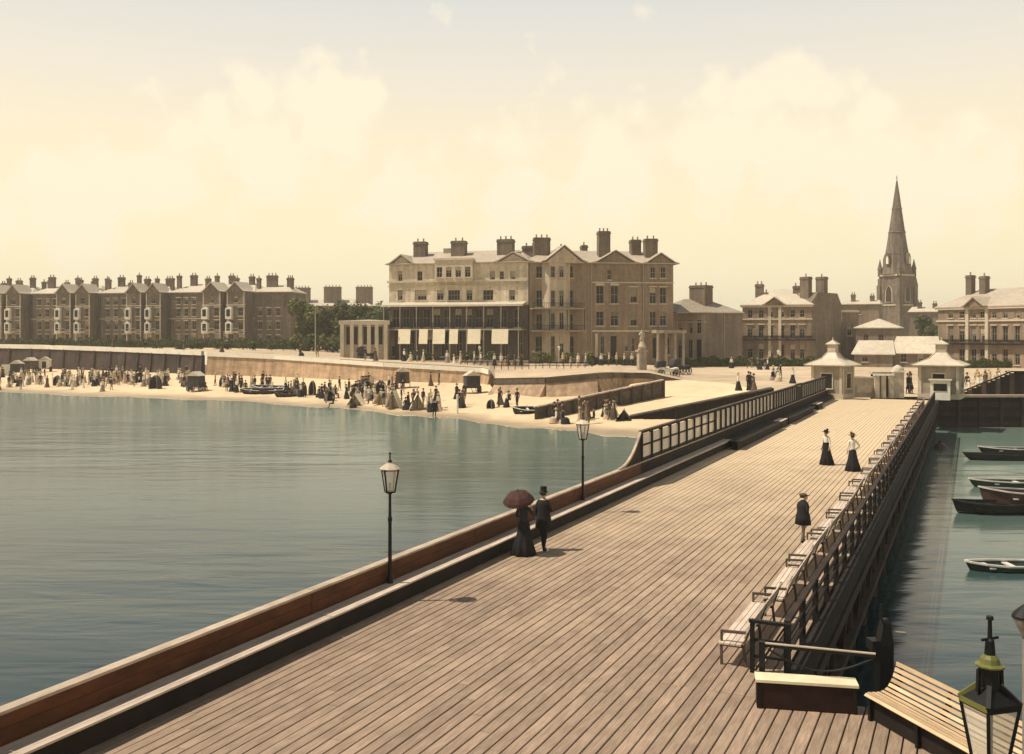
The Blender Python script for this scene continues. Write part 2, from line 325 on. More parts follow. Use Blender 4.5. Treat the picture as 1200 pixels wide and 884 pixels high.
# sea walls (face, coping), each its own thing
def wall_run(name, label, cat, cols, mface, mcap, caph=.5, proud=.25, batter=.5, ribs=0):
    x0 = cols[0]; p0 = XY(x0[0], x0[1]); root = thing(name, label, cat, (p0.x, p0.y, x0[2]))
    f, c, r = MB(), MB(), MB()
    for a, b in zip(cols, cols[1:]):
        A, B = XY(a[0], a[1])-p0, XY(b[0], b[1])-p0; dr = (B-A).normalized(); nn = Vector((dr.y, -dr.x))
        za0, za1, zb0, zb1 = a[2]-x0[2]-.6, a[3]-x0[2], b[2]-x0[2]-.6, b[3]-x0[2]
        o = nn*batter
        def q(pt, off, z): return (pt.x+nn.x*off, pt.y+nn.y*off, z)
        f.add([q(A, batter, za0), q(B, batter, zb0), q(B, 0, zb1), q(A, 0, za1), q(A, -.6, za0), q(B, -.6, zb0), q(B, -.6, zb1), q(A, -.6, za1)],
              [(0,1,2,3), (5,4,7,6), (3,2,6,7), (0,3,7,4), (1,5,6,2)])
        c.add([q(A, proud, za1-.05), q(B, proud, zb1-.05), q(B, proud, zb1+caph), q(A, proud, za1+caph), q(A, -.4, za1-.05), q(B, -.4, zb1-.05), q(B, -.4, zb1+caph), q(A, -.4, za1+caph)],
              [(0,1,2,3), (5,4,7,6), (3,2,6,7), (0,3,7,4), (1,5,6,2), (0,4,5,1)])
        if ribs:
            n = max(1, int((B-A).length/ribs))
            for k in range(n):
                t = (k+.5)/n; pt = A.lerp(B, t); r.bar(q(pt, batter+.12, za0+(zb0-za0)*t), q(pt, .12, za1+(zb1-za1)*t), .35)
    f.build('wall_face', mface, root); c.build('coping', mcap, root)
    if ribs: r.build('wall_post', mface, root)
    return root
def wc(x): return (x, lerpcol(x, 2), lerpcol(x, 3), lerpcol(x, 4)-.75)
wall_run('sea_wall', 'dark timber-faced sea wall under a white top, below the brick terrace', 'sea wall', [wc(x) for x in (-700, -150, 0, 50, 140, 237)], M_wallA, M_white, caph=.8, ribs=4.5)
wall_run('sea_wall', 'tan concrete sea wall curving along the sand below the trees and hotel', 'sea wall', [wc(x) for x in (243, 322, 450, 565, 574)], M_wallB, M_white, caph=.65, ribs=0)
wall_run('sea_wall', 'low rounded sea wall bastion in front of the dark wooden groyne', 'sea wall', [wc(x) for x in (580, 640, 700, 716)], M_wallB, M_groyne, caph=.55, batter=1.5)
wall_run('sea_wall', 'short pale retaining wall at the foot of the white statue', 'sea wall', [wc(x) for x in (718, 730, 762, 790)], M_wallB, M_groyne, caph=.6, batter=.2)

# wooden groyne beside the slipway
def plank_wall(name, label, cat, A, B, base, n, courses, m, mcap, capw=.5):
    # A, B tops; rows of boards on posts
    root = thing(name, label, cat, (A.x, A.y, base)); A = A-Vector((root.location)); B = B-Vector((root.location))
    d = (B-A); dh = Vector((d.x, d.y, 0)).normalized(); nn = Vector((dh.y, -dh.x, 0))
    H = max(A.z, B.z)
    for c in range(courses):
        o = nn*(.10+random.uniform(-.02, .02)); dz = Vector((0, 0, -.15-.42*c))
        MB().bar(A+o+dz, B+o+dz, .12, .41).build('plank', m, root)
    for k in range(n):
        t = k/(n-1); p = A.lerp(B, t)
        MB().bar(p+nn*.28+Vector((0, 0, -courses*.42-.4)), p+nn*.28+Vector((0, 0, .1)), .24).build('post', m, root)
    MB().bar(A-nn*(capw/2-.35)+Vector((0, 0, .08)), B-nn*(capw/2-.35)+Vector((0, 0, .08)), capw, .14).build('cap_rail', mcap, root)
    return root
plank_wall('groyne', 'long dark wooden groyne with pale cap rising beside the sandy slipway', 'groyne', P(626, 478, 107), P(776, 446, 121), -3.6, 12, 6, M_groyne, M_cap)
plank_wall('retaining_wall', 'low dark timber retaining wall running up behind the glazed pier screen', 'retaining wall', P(738, 489, 104), P(905, 456, 101.5), -3.6, 10, 6, M_dark, M_groyne, 1.8)

# ------------------------------------------------------------------ the pier
PA = math.atan2(.4251, .9051); PU = Vector((math.sin(PA), math.cos(PA))); PR = Vector((PU.y, -PU.x))
def pl(r, s, z=0): v = PR*r+PU*s; return Vector((v.x, v.y, z))
RL, RR = -13.1, -3.3
S_END = 104.0
deck = tag(bpy.data.objects.new('pier_deck', None), kind='structure'); COL.objects.link(deck); deck.rotation_euler = (0, 0, -PA)
PW = .2279; nst = 43
pm = {}
def plank_mesh(w, l):
    k = (round(w, 3), round(l, 2))
    if k not in pm:
        b = .008; m_ = MB(); x0, x1 = -w/2, w/2
        m_.add([(x0, 0, -.06), (x1, 0, -.06), (x1, l, -.06), (x0, l, -.06), (x0, 0, -b), (x1, 0, -b), (x1, l, -b), (x0, l, -b), (x0+b, b, 0), (x1-b, b, 0), (x1-b, l-b, 0), (x0+b, l-b, 0)],
              [(0,3,2,1), (0,1,5,4), (1,2,6,5), (2,3,7,6), (3,0,4,7), (4,5,9,8), (5,6,10,9), (6,7,11,10), (7,4,8,11), (8,9,10,11)])
        pm[k] = m_.mesh('plank', M_deck)
    return pm[k]
GAP = .024
def plank(r, s0, s1, z): return link('plank', plank_mesh(PW-GAP, s1-s0-.012), deck, T(r, s0, z))
stuff = MB()
for i in range(nst):
    r = RL+PW*(i+.5)
    cuts = [2.0, 17.95 if i > 30 else 10+(i*3.7) % 8]
    while cuts[-1] < 48: cuts.append(cuts[-1]+(8.0 if i % 2 else 9.5))
    cuts = [c for c in cuts if c < 46]+[46+(i*2.3) % 5]
    for a, b in zip(cuts, cuts[1:]):
        if b-a > .05: plank(r, a, b, random.uniform(-.004, .004))
    s = cuts[-1]
    while s < S_END:
        e = min(S_END, s+random.choice((7, 9, 11))); w = (PW-GAP)/2
        stuff.box(r-w, r+w, s, e-.012, -.06, random.uniform(-.005, .003)); s = e
# the wider pier head
def head_end(r):
    if r < -1.65: return 18.35
    return max(4, 18.35-(r+1.65)*1.05)
i = 0; r = RR+PW/2
while r < 5.2:
    plank(r, 2.0, head_end(r)+(.12 if i % 3 else -.03), random.uniform(-.004, .004)); r += PW; i += 1
o = stuff.build('far_planks', M_deck, deck); o['kind'] = 'stuff'
und = MB(); und.box(RL-.1, RR+.1, -8, S_END, -.16, -.07); und.box(RR+.1, 6.5, -8, 4, -.16, -.07)
mbp = [(RR+.1, 4), (6.5, 4), (6.0, 10), (-1.6, 18.2), (RR+.1, 18.2)]
und.add([(x, y, -.07) for x, y in mbp]+[(x, y, -.16) for x, y in mbp], [(0,1,2,3,4), (9,8,7,6,5)]+[(k, k+5, (k+1) % 5+5, (k+1) % 5) for k in range(5)])
und.box(RL, 6.5, -8, 2, -.065, -.01)
und.build('deck_joists', M_dark, deck)
# substructure: bents of piles, braces and longitudinal walings
sub = tag(bpy.data.objects.new('pier_substructure', None), kind='structure'); COL.objects.link(sub); sub.rotation_euler = (0, 0, -PA)
fas = MB(); fas.box(RR+.12, RR+.30, 19.0, S_END, -.5, .06); fas.box(RL-.32, RL-.12, -8, S_END, -.5, .05); fas.build('fascia_beam', M_dark, sub)
wa = MB(); wa.box(RR+.0, RR+.22, 18.5, S_END, -1.15, -.85); wa.box(RR-.05, RR+.17, 18.5, S_END, -2.5, -2.25); wa.build('waling_beam', M_pile, sub)
pmesh = MB().lathe([(.20, -3.5), (.18, -2), (.17, 3.05)], 10).mesh('pile', M_pile)
k = 0; s = 19.2
while s < S_END:
    for r in (RL+.2, -8.2, RR-.12):
        link('pile', pmesh, sub, T(r, s, -3.2))
    br = MB().bar((RR-.12, s, -3.4), (RR-2.6, s, -.3), .2); br.bar((RR-.02, s+.1, -3.2), (RR-.02, s+3.6, -.6), .16)
    br.box(RL, RR, s-.14, s+.14, -.5, -.165); br.build('brace', M_pile, sub); s += 3.9; k += 1
hp = MB()
for r, s in ((-2.2, 17.9), (-.3, 15.9), (1.6, 14), (-3.1, 14), (1, 9), (4, 9)): link('pile', pmesh, sub, T(r, s, -3.2))

# left parapet with continuous bench
def pier_thing(name, label, cat, r, s, group=None, z=0): return thing(name, label, cat, pl(r, s, z), -PA, group)
par = pier_thing('parapet', 'long brown boarded parapet with pale cap along the left of the pier', 'parapet', RL, 2)
PARL = 100.5
for k in range(13):
    a = k*7.8; b = min(a+7.78, PARL)
    for j in range(4):
        MB().box(-.04+random.uniform(-.006, .006), .03, a, b, .03+j*.225, .248+j*.225).build('plank', M_brown if a < 38 else M_dark, par)
for k in range(42):
    MB().box(-.16, -.045, k*2.4, k*2.4+.14, -.3, .93).build('post', M_dark, par)
plm = MB().box(.031, .043, -.05, .05, .06, .90).mesh('batten', M_brown)
for k in range(1, 14): link('batten', plm, par, T(0, min(k*7.8-.01, PARL-.06), 0))
cp = MB()
for k in range(13): cp.box(-.13, .09, k*7.8, min(k*7.8+7.775, PARL), .935, .985)
cp.build('cap_rail', M_cap, par)
bn = pier_thing('bench', 'continuous plank bench running along the foot of the brown left parapet', 'bench', RL, 2)
for k in range(13):
    a = k*7.8+.004; b = min(k*7.8+7.77, PARL)
    for j in range(4):
        MB().box(.045+j*.128, .165+j*.128, a, b, .41+random.uniform(-.002, .003), .45).build('seat_plank', M_seat if a < 52 else M_dark, bn)
smesh = MB().box(.06, .43, 0, .08, .002, .408).mesh('support', M_dark)
for k in range(42): link('support', smesh, bn, T(0, k*2.4+.5, 0))
MB().box(.44, .468, 0, PARL, .03, .40).build('front_board', M_dark, bn)

# glazed wind screen standing on the parapet line
def screen(label, s0, s1, mid, pitch, near=False):
    root = pier_thing('wind_screen', label, 'wind screen', RL-.02, s0, 'glazed wind screens on the left parapet')
    n = max(2, round((s1-s0)/pitch)); p = (s1-s0)/n; zt = 2.2; zb = .99
    post = MB().box(-.075, .075, -.069 if mid else -.12, .069 if mid else .12, .988, zt).mesh('post', M_dark)
    pn = MB().box(-.012, .012, .122, p-.122, zb+.12, zt-.06).mesh('pane', M_screen)
    pa = MB().box(-.012, .012, .07, p-.07, 1.02+.12, 1.62).mesh('pane', M_screen); pb = MB().box(-.012, .012, .07, p-.07, 1.71, zt-.06).mesh('pane', M_screen)
    for k in range(n+1):
        link('post', post, root, T(0, k*p, 0))
        if k < n:
            if mid: link('pane', pa, root, T(0, k*p, 0)); link('pane', pb, root, T(0, k*p, 0))
            else: link('pane', pn, root, T(0, k*p, 0))
    L_ = s1-s0
    r_ = MB().box(-.06, .06, -.05, L_+.05, zt, zt+.09); r_.build('top_rail', M_dark, root)
    MB().box(-.10, .09, -.1, L_+.1, zt+.092, zt+.12).build('capping', M_groyne, root)
    if mid: MB().box(-.035, .035, .062, L_, 1.625, 1.705).build('middle_rail', M_dark, root)
    MB().box(-.045, .045, 0, L_, .988, 1.10).build('bottom_rail', M_dark, root)
    if near:
        sw = MB(); pts = []
        for k in range(11):
            t = k/10; pts.append((0, -.1-2.9*t, 1.0+1.25*(1-t)**2.2))
        for a, b in zip(pts, pts[1:]): sw.bar(a, b, .1, .09)
        sw.build('sweep_rail', M_cap, root)
        MB().prism([(y, z) for y, z in [(-.1, 2.2)]+[(p_[1], p_[2]-.05) for p_ in pts]+[(-.1, .99)]], -.03, .03, M=Matrix.Rotation(math.pi/2, 4, 'Z')).build('end_board', M_dark, root)
    return root
screen('nearest wind screen section with two rows of panes and a swept end rail', 41.2, 54.6, True, 1.42, True)
screen('middle wind screen section of narrow tall panes beyond the two-row panes', 54.8, 72.4, False, 1.25)
screen('wind screen section of pale panes just before the dark recess', 72.6, 82.6, False, 1.0)
screen('farthest wind screen section ending at the left toll kiosk', 85.6, 100.2, False, 1.1)
g = pier_thing('gate', 'dark boarded gate recess between two wind screen sections', 'gate', RL-.02, 82.7)
for k in range(8): MB().box(-.05, .05, .02+k*.35, .36+k*.35, .99, 2.1+random.uniform(0, .05)).build('board', M_dark, g)
MB().box(-.09, .09, 0, 2.85, 2.2, 2.36).build('lintel', M_dark, g)
wseat = None
for k, (s, l) in enumerate(((55.2, 13.6), (69.1, 2.6), (72.2, 12.2), (87, 2.8))):  # long boxes set forward and coloured dark to widen the screen's shadow band
    b = pier_thing('bench', ('long dark bench box below the middle wind screen section', 'short pale bench between the two dark bench boxes', 'long dark bench box running up to the recess in the wind screen', 'short pale bench beyond the dark recess in the wind screen')[k], 'bench', RL+.75, s)
    for j in range(4 if k in (0, 2) else 3): MB().box(-.13+j*.18, .04+j*.18, 0, l, .46, .50).build('seat_plank', M_seat if k in (1, 3) else M_dark, b)
    for y in (.3, l/2, l-.3): MB().box(.03, .36, y-.05, y+.05, .002, .458).build('leg', M_dark, b)
    MB().box(.37, .40, .05, l-.05, .01, .45).build('front_board', M_dark, b)

# right hand benches, back to the railing
def right_bench(L_=3.35):
    b = pier_thing('bench', '', 'bench', 0, 0, 'benches along the right railing of the pier')
    for j in range(4): MB().box(j*.115, .10+j*.115, 0, L_, .43, .465).build('seat_slat', M_seat, b)
    for j in range(3):
        z = .60+j*.13; x = .50+.055*j
        MB().add([(x, 0, z), (x+.03, 0, z), (x+.03, L_, z), (x, L_, z), (x+.045, 0, z+.115), (x+.075, 0, z+.115), (x+.075, L_, z+.115), (x+.045, L_, z+.115)],
                 [(0,3,2,1), (4,5,6,7), (0,1,5,4), (1,2,6,5), (2,3,7,6), (3,0,4,7)]).build('back_slat', M_seat, b)
    for y in (.12, L_/2, L_-.12):
        f = MB(); f.bar((.04, y, .002), (.03, y, .427), .05, .05); f.bar((.52, y, .002), (.47, y, .427), .05, .05); f.bar((.475, y, .40), (.66, y, .98), .05, .04); f.bar((.02, y, .40), (.5, y, .40), .05, .05)
        if y != L_/2: f.bar((.02, y, .66), (.56, y, .68), .06, .05); f.bar((.04, y, .46), (.04, y, .64), .045, .045)
        f.build('end_frame', M_groyne, b)
    return b
rb = right_bench(); RB = -4.45
far_names = {6: 'bench two places beyond the boy in the dark jacket', 7: 'bench roughly halfway from the boy to the woman by the benches', 8: 'third bench before the woman beside the benches', 9: 'second bench before the woman beside the benches', 10: 'bench just short of the woman beside the benches', 11: 'bench right behind the woman beside the benches'}
names = ['nearest bench on the right of the pier, end-on beside the brown locker', 'second bench from the locker along the right railing', 'third bench from the locker along the right railing', 'fourth bench from the locker along the right railing, before the boy', 'bench beside the boy in the dark jacket', 'bench just beyond the boy in the dark jacket']
for k in range(21):
    s = 19.35+k*3.72; lab = names[k] if k < len(names) else far_names.get(k, 'small distant bench along the right railing near the toll kiosks')
    o = rb if k == 0 else copy_tree(rb)
    o.location = pl(RB+(-.12 if k == 0 else .04*math.sin(k*2.1)), s, 0); o['label'] = lab; o.rotation_euler = (0, 0, -PA+.012*math.sin(k*1.7))
# right railing in bays
rail = pier_thing('railing', 'long dark timber railing along the right edge of the pier', 'railing', RR+.06, 19.4)
pmes = MB().box(-.06, .06, -.06, .06, 0, 1.0).mesh('post', M_dark)
RN = 44
for k in range(RN): link('post', pmes, rail, T(0, k*1.86, 0))
for z, h, w in ((1.0, .06, .11), (.68, .06, .05), (.36, .06, .05)):
    rr = MB()
    for k in range(0, RN-1, 4):
        e = min(k+4, RN-1); rr.box(-w/2, w/2, k*1.86-.06, e*1.86-.065, z+.002, z+h)
    rr.build('top_rail' if z == 1.0 else 'middle_rail', M_pile if z == 1.0 else M_dark, rail)
ef = pier_thing('end_fence', 'dark open end frame closing the right railing beside the nearest bench', 'fence', -3.92, 19.25)
MB().box(0, .08, -.04, .04, 0, .97).build('post', M_iron, ef); MB().box(.66, .74, -.04, .04, 0, .97).build('post', M_iron, ef)
MB().box(-.02, .78, -.05, .05, .972, 1.03).build('top_rail', M_iron, ef)
for z in (.3, .62): MB().box(.082, .658, -.02, .02, z, z+.05).build('middle_rail', M_iron, ef)
MB().bar((.1, 0, .05), (.64, 0, .92), .04).build('brace', M_iron, ef)

# locker, barrier, winch post and slatted seat at the landing corner
a, b = G(887, 830, 0), G(1005, 838, 0); ang = math.atan2(b.y-a.y, b.x-a.x); L_ = (b-a).length
lk = thing('locker', 'low reddish brown locker with a cream lid in the landing gap', 'locker', a, ang)
MB().box(0, L_, 0, .36, .004, .46).build('body', M_maroon, lk); MB().box(-.02, L_+.02, -.025, .385, .462, .51).build('lid', M_cream, lk)
for x in (.02, L_-.07): MB().box(x, x+.05, -.014, -.001, .01, .455).build('corner_strip', M_dark, lk)
a, b = G(893, 753, 1.0), G(1026, 766, 1.0)
ang = math.atan2(b.y-a.y, b.x-a.x); L_ = (b-a).length
ba = thing('barrier', 'dark barrier rail with slack chain across the landing gap behind the locker', 'barrier', (a.x, a.y, 0), ang)
MB().box(-.05, .05, -.05, .05, 0, 1.02).build('post', M_iron, ba)
MB().box(.05, L_, -.035, .035, .93, .985).build('rail', M_iron, ba); MB().box(.05, L_, -.04, .03, .987, 1.005).build('rail_plate', M_slate, ba)
ch = MB(); pts = [(.1+(L_-.15)*t/14, -.02, .90-.30*math.sin(math.pi*t/14)) for t in range(15)]
for p_, q_ in zip(pts, pts[1:]): ch.tube(p_, q_, .018, 6)
ch.build('chain', M_iron, ba)
w0 = G(1036, 800, .2); wp = thing('winch', 'dark winch post with two crank handles beside the slatted curved bench', 'winch', (w0.x, w0.y, 0), .1)
MB().add([(-.13,-.11,0),(.13,-.11,0),(.13,.11,0),(-.13,.11,0),(-.13,-.11,.9),(.13,-.11,.9),(.13,.11,.9),(-.13,.11,.9),(-.05,-.09,1.3),(.09,-.09,1.3),(.09,.09,1.3),(-.05,.09,1.3),(-.02,-.05,1.37),(.06,-.05,1.37),(.06,.05,1.37),(-.02,.05,1.37)],
         [(4*i+k, 4*i+(k+1) % 4, 4*i+4+(k+1) % 4, 4*i+4+k) for i in range(3) for k in range(4)]+[(12,13,14,15)]).build('post', M_iron, wp)
MB().tube((-.02, -.1, 1.24), (-.13, -.14, 1.42), .018, 6).tube((-.13, -.14, 1.41), (-.13, -.14, 1.68), .02, 6).build('crank_handle', M_iron, wp)
MB().tube((.1, -.06, 1.14), (.36, -.1, 1.12), .028, 8).build('crank_handle', M_greyc, wp)
MB().box(-.28, -.12, -.13, .13, .82, 1.0).build('bracket', M_iron, wp)
f0, f1 = G(1013, 812, .45), G(1140, 882, .45); dv = (f1-f0).normalized(); ang = math.atan2(dv.y, dv.x)
cb = thing('bench', 'large curved bench of pale slats facing left at the pier head corner', 'bench', (f0.x, f0.y, 0), ang)
prof = [(-.02, .40), (.04, .455), (.13, .45), (.22, .44), (.31, .44), (.395, .46), (.465, .51), (.52, .58), (.565, .66), (.60, .75), (.63, .84), (.655, .935)]
BL = 3.7
MB().box(.02, BL-.02, .10, .13, .02, .40).build('seat_shade_board', M_dark, cb)  # dark board added beneath the seat, standing in for the shadow there
for (x0, z0), (x1, z1) in zip(prof, prof[1:]):
    dx, dz = x1-x0, z1-z0; l_ = math.hypot(dx, dz); nx, nz = -dz/l_, dx/l_; g_ = .16
    A = (x0+dx*g_, z0+dz*g_); B = (x1-dx*g_, z1-dz*g_); poly = [A, B, (B[0]-nx*.025, B[1]-nz*.025), (A[0]-nx*.025, A[1]-nz*.025)]
    # local x along the bench, local y away from the seat front
    MB().prism(poly, 0, BL, M=Matrix(((0, 1, 0, 0), (1, 0, 0, 0), (0, 0, 1, 0), (0, 0, 0, 1)))).build('slat', M_bench, cb)
for x in (.08, 1.25, 2.45, BL-.08):
    f = MB(); f.bar((x, .06, .0), (x, .06, .40), .06); f.bar((x, .5, 0), (x, .5, .47), .06); f.bar((x, .06, .395), (x, .42, .415), .05); 
    for (a0, b0), (a1, b1) in zip(prof[5:], prof[6:]): f.bar((x, a0+.055, b0-.05), (x, a1+.055, b1-.05), .045)
    f.bar((x, .5, .30), (x, .70, .66), .05); f.build('leg', M_iron, cb)

# lamps
def lamp_post(label, loc, h0, crown=False, rz=0):
    t = thing('lamp_post', label, 'lamp post', loc, rz, None)
    z0 = loc[2]; H = 2.67-z0
    MB().lathe([(.075, h0), (.075, h0+.12), (.05, h0+.2), (.042, h0+1.5), (.055, h0+1.52), (.055, h0+1.6), (.038, h0+1.65), (.032, H-.05), (.06, H-.03), (.06, H)], 10).build('pole', M_iron, t)
    fr = MB(); b_, t_ = .10, .17; ch_ = .56
    for sx_ in (-1, 1):
        for sy_ in (-1, 1): fr.bar((sx_*b_, sy_*b_, H+.02), (sx_*t_, sy_*t_, H+ch_), .03)
    for r_, z in ((b_, H+.02), (t_, H+ch_)):
        for k in range(4):
            c = [(-r_, -r_), (r_, -r_), (r_, r_), (-r_, r_)]; p_, q_ = c[k], c[(k+1) % 4]; fr.bar((*p_, z), (*q_, z), .032)
    fr.bar((0, 0, H), (0, 0, H+.24), .035); fr.build('lantern_frame', M_iron, t)
    for k in range(4):
        MB().add([(-b_+.02, -b_, H+.03), (b_-.02, -b_, H+.03), (t_-.02, -t_, H+ch_-.01), (-t_+.02, -t_, H+ch_-.01)], [(0, 1, 2, 3)]).build('glass_pane', M_lampglass, t, RZ(k*math.pi/2))
    Z = H+ch_
    MB().lathe([(.255, Z+.005), (.265, Z+.03), (.18, Z+.10), (.10, Z+.15), (.08, Z+.18)], 4 if crown else 8).build('cap', M_iron if crown else M_trim, t)
    if crown:
        for k in range(4): MB().bar((.18, .18, Z+.035), (.06, .06, Z+.185), .04, .04).bar((-.175, .175, Z+.02), (.175, .175, Z+.02), .03, .045).build('rib', M_brass if k == 1 else M_iron, t, RZ(k*math.pi/2))
        MB().lathe([(.085, Z+.17), (.075, Z+.34), (.08, Z+.35)], 8).build('chimney', M_iron, t)
        MB().lathe([(.125, Z+.345), (.13, Z+.36), (.09, Z+.375), (.08, Z+.42), (.06, Z+.45), (.02, Z+.46)], 10).build('chimney_cap', M_brass, t)
        f = MB().lathe([(.05, Z+.455), (.04, Z+.58), (.022, Z+.6), (.018, Z+.76), (.035, Z+.77), (.03, Z+.80)], 8); f.bar((-.09, 0, Z+.59), (.09, 0, Z+.6), .02); f.build('finial', M_iron, t)
        for s_ in (-1, 1): MB().bar((s_*.13, 0, Z+.12), (s_*.12, 0, Z+.33), .03).bar((s_*.12, 0, Z+.33), (0, 0, Z+.40), .02).build('scroll', M_iron, t)
    else:
        MB().lathe([(.07, Z+.17), (.05, Z+.22), (.02, Z+.26), (.018, Z+.38), (.03, Z+.40), (.02, Z+.43)], 8).build('finial', M_iron, t)
    return t
def on_par(x, off=.14):
    k = (x-CX)/F; b_ = (RL+off)/.9051; y = b_/(k-.4696); return (k*y, y)
X_, Y_ = on_par(457); lamp_post('tall lamp post with white-capped lantern on the brown parapet, left of the couple', (X_, Y_, 0), .45, rz=.35)
X_, Y_ = on_par(683); lamp_post('lamp post with lantern on the parapet between the couple and wind screen', (X_, Y_, 0), .45, rz=.35)
lp = P(1160, 818, 8.9); lamp_post('large lantern with olive brass crown in the near right corner', (lp.x, lp.y, 0), 0, True, .28)
bl = P(1203, 706, 11.7); t = thing('lamp_post', 'pale post with dish shaped lamp head at the right edge', 'lamp post', (bl.x, bl.y, 0))
MB().lathe([(.07, 0), (.05, .3), (.045, 2.95)], 10).build('pole', M_greyc, t); MB().lathe([(.04, 2.93), (.06, 3.0), (.10, 3.08), (.15, 3.18), (.15, 3.22)], 12).build('lamp_dish', M_greyc, t, smooth=True)
MB().lathe([(.165, 3.20), (.165, 3.225), (.12, 3.28), (.03, 3.36)], 12).build('cap', M_iron, t)

# ------------------------------------------------------------------ buildings
WINS = {}; WR = random.Random(5)
def win_meshes(w, h, style):
    k = (round(w, 2), round(h, 2), style)
    kk = WR.choice((0, 0, 0, 1, 1, 2)) if style != 'door' else 0; k = k+(kk,)
    if k in WINS: return WINS[k]
    bl = h*(.34, .34, .6)[kk]; pane = MB().box(-w/2, w/2, .2, .24, 0, h)
    if kk: pane.box(-w/2+.02, w/2-.02, .1992, .1998, h-bl, h, 1)
    if kk == 2: pane.box(-w/2+.02, -w/4, .1985, .199, 0, h-bl, 1)
    fr = MB(); t = .09
    fr.box(-w/2, -w/2+t, .1, .199, 0, h); fr.box(w/2-t, w/2, .1, .199, 0, h); fr.box(-w/2+t, w/2-t, .1, .199, 0, t); fr.box(-w/2+t, w/2-t, .1, .199, h-t, h)
    fr.box(-w/2+t, w/2-t, .12, .198, h*.5-.04, h*.5+.04)
    n = 1 if w < 1.6 else 2 if w < 2.4 else 3
    for i in range(n): x = -w/2+w*(i+1)/(n+1); fr.box(x-.03, x+.03, .13, .197, t, h*.5-.04); fr.box(x-.03, x+.03, .13, .197, h*.5+.04, h-t)
    sill = MB().box(-w/2-.18, w/2+.18, -.16, .1, -.16, -.003)
    if style in ('hood', 'arch'): sill.box(-w/2-.2, w/2+.2, -.2, -.002, h+.05, h+.24)
    if style == 'arch': sill.prism([(w/2*math.cos(a)*1.12, h+.24+.34*math.sin(a)) for a in [math.pi*i/8 for i in range(9)]], -.15, -.003)
    WINS[k] = (pane.mesh('window', [M_glass, M_curtain]), fr.mesh('frame', M_door if style == 'door' else M_frame), sill.mesh('sill', M_trim), fr)
    return WINS[k]
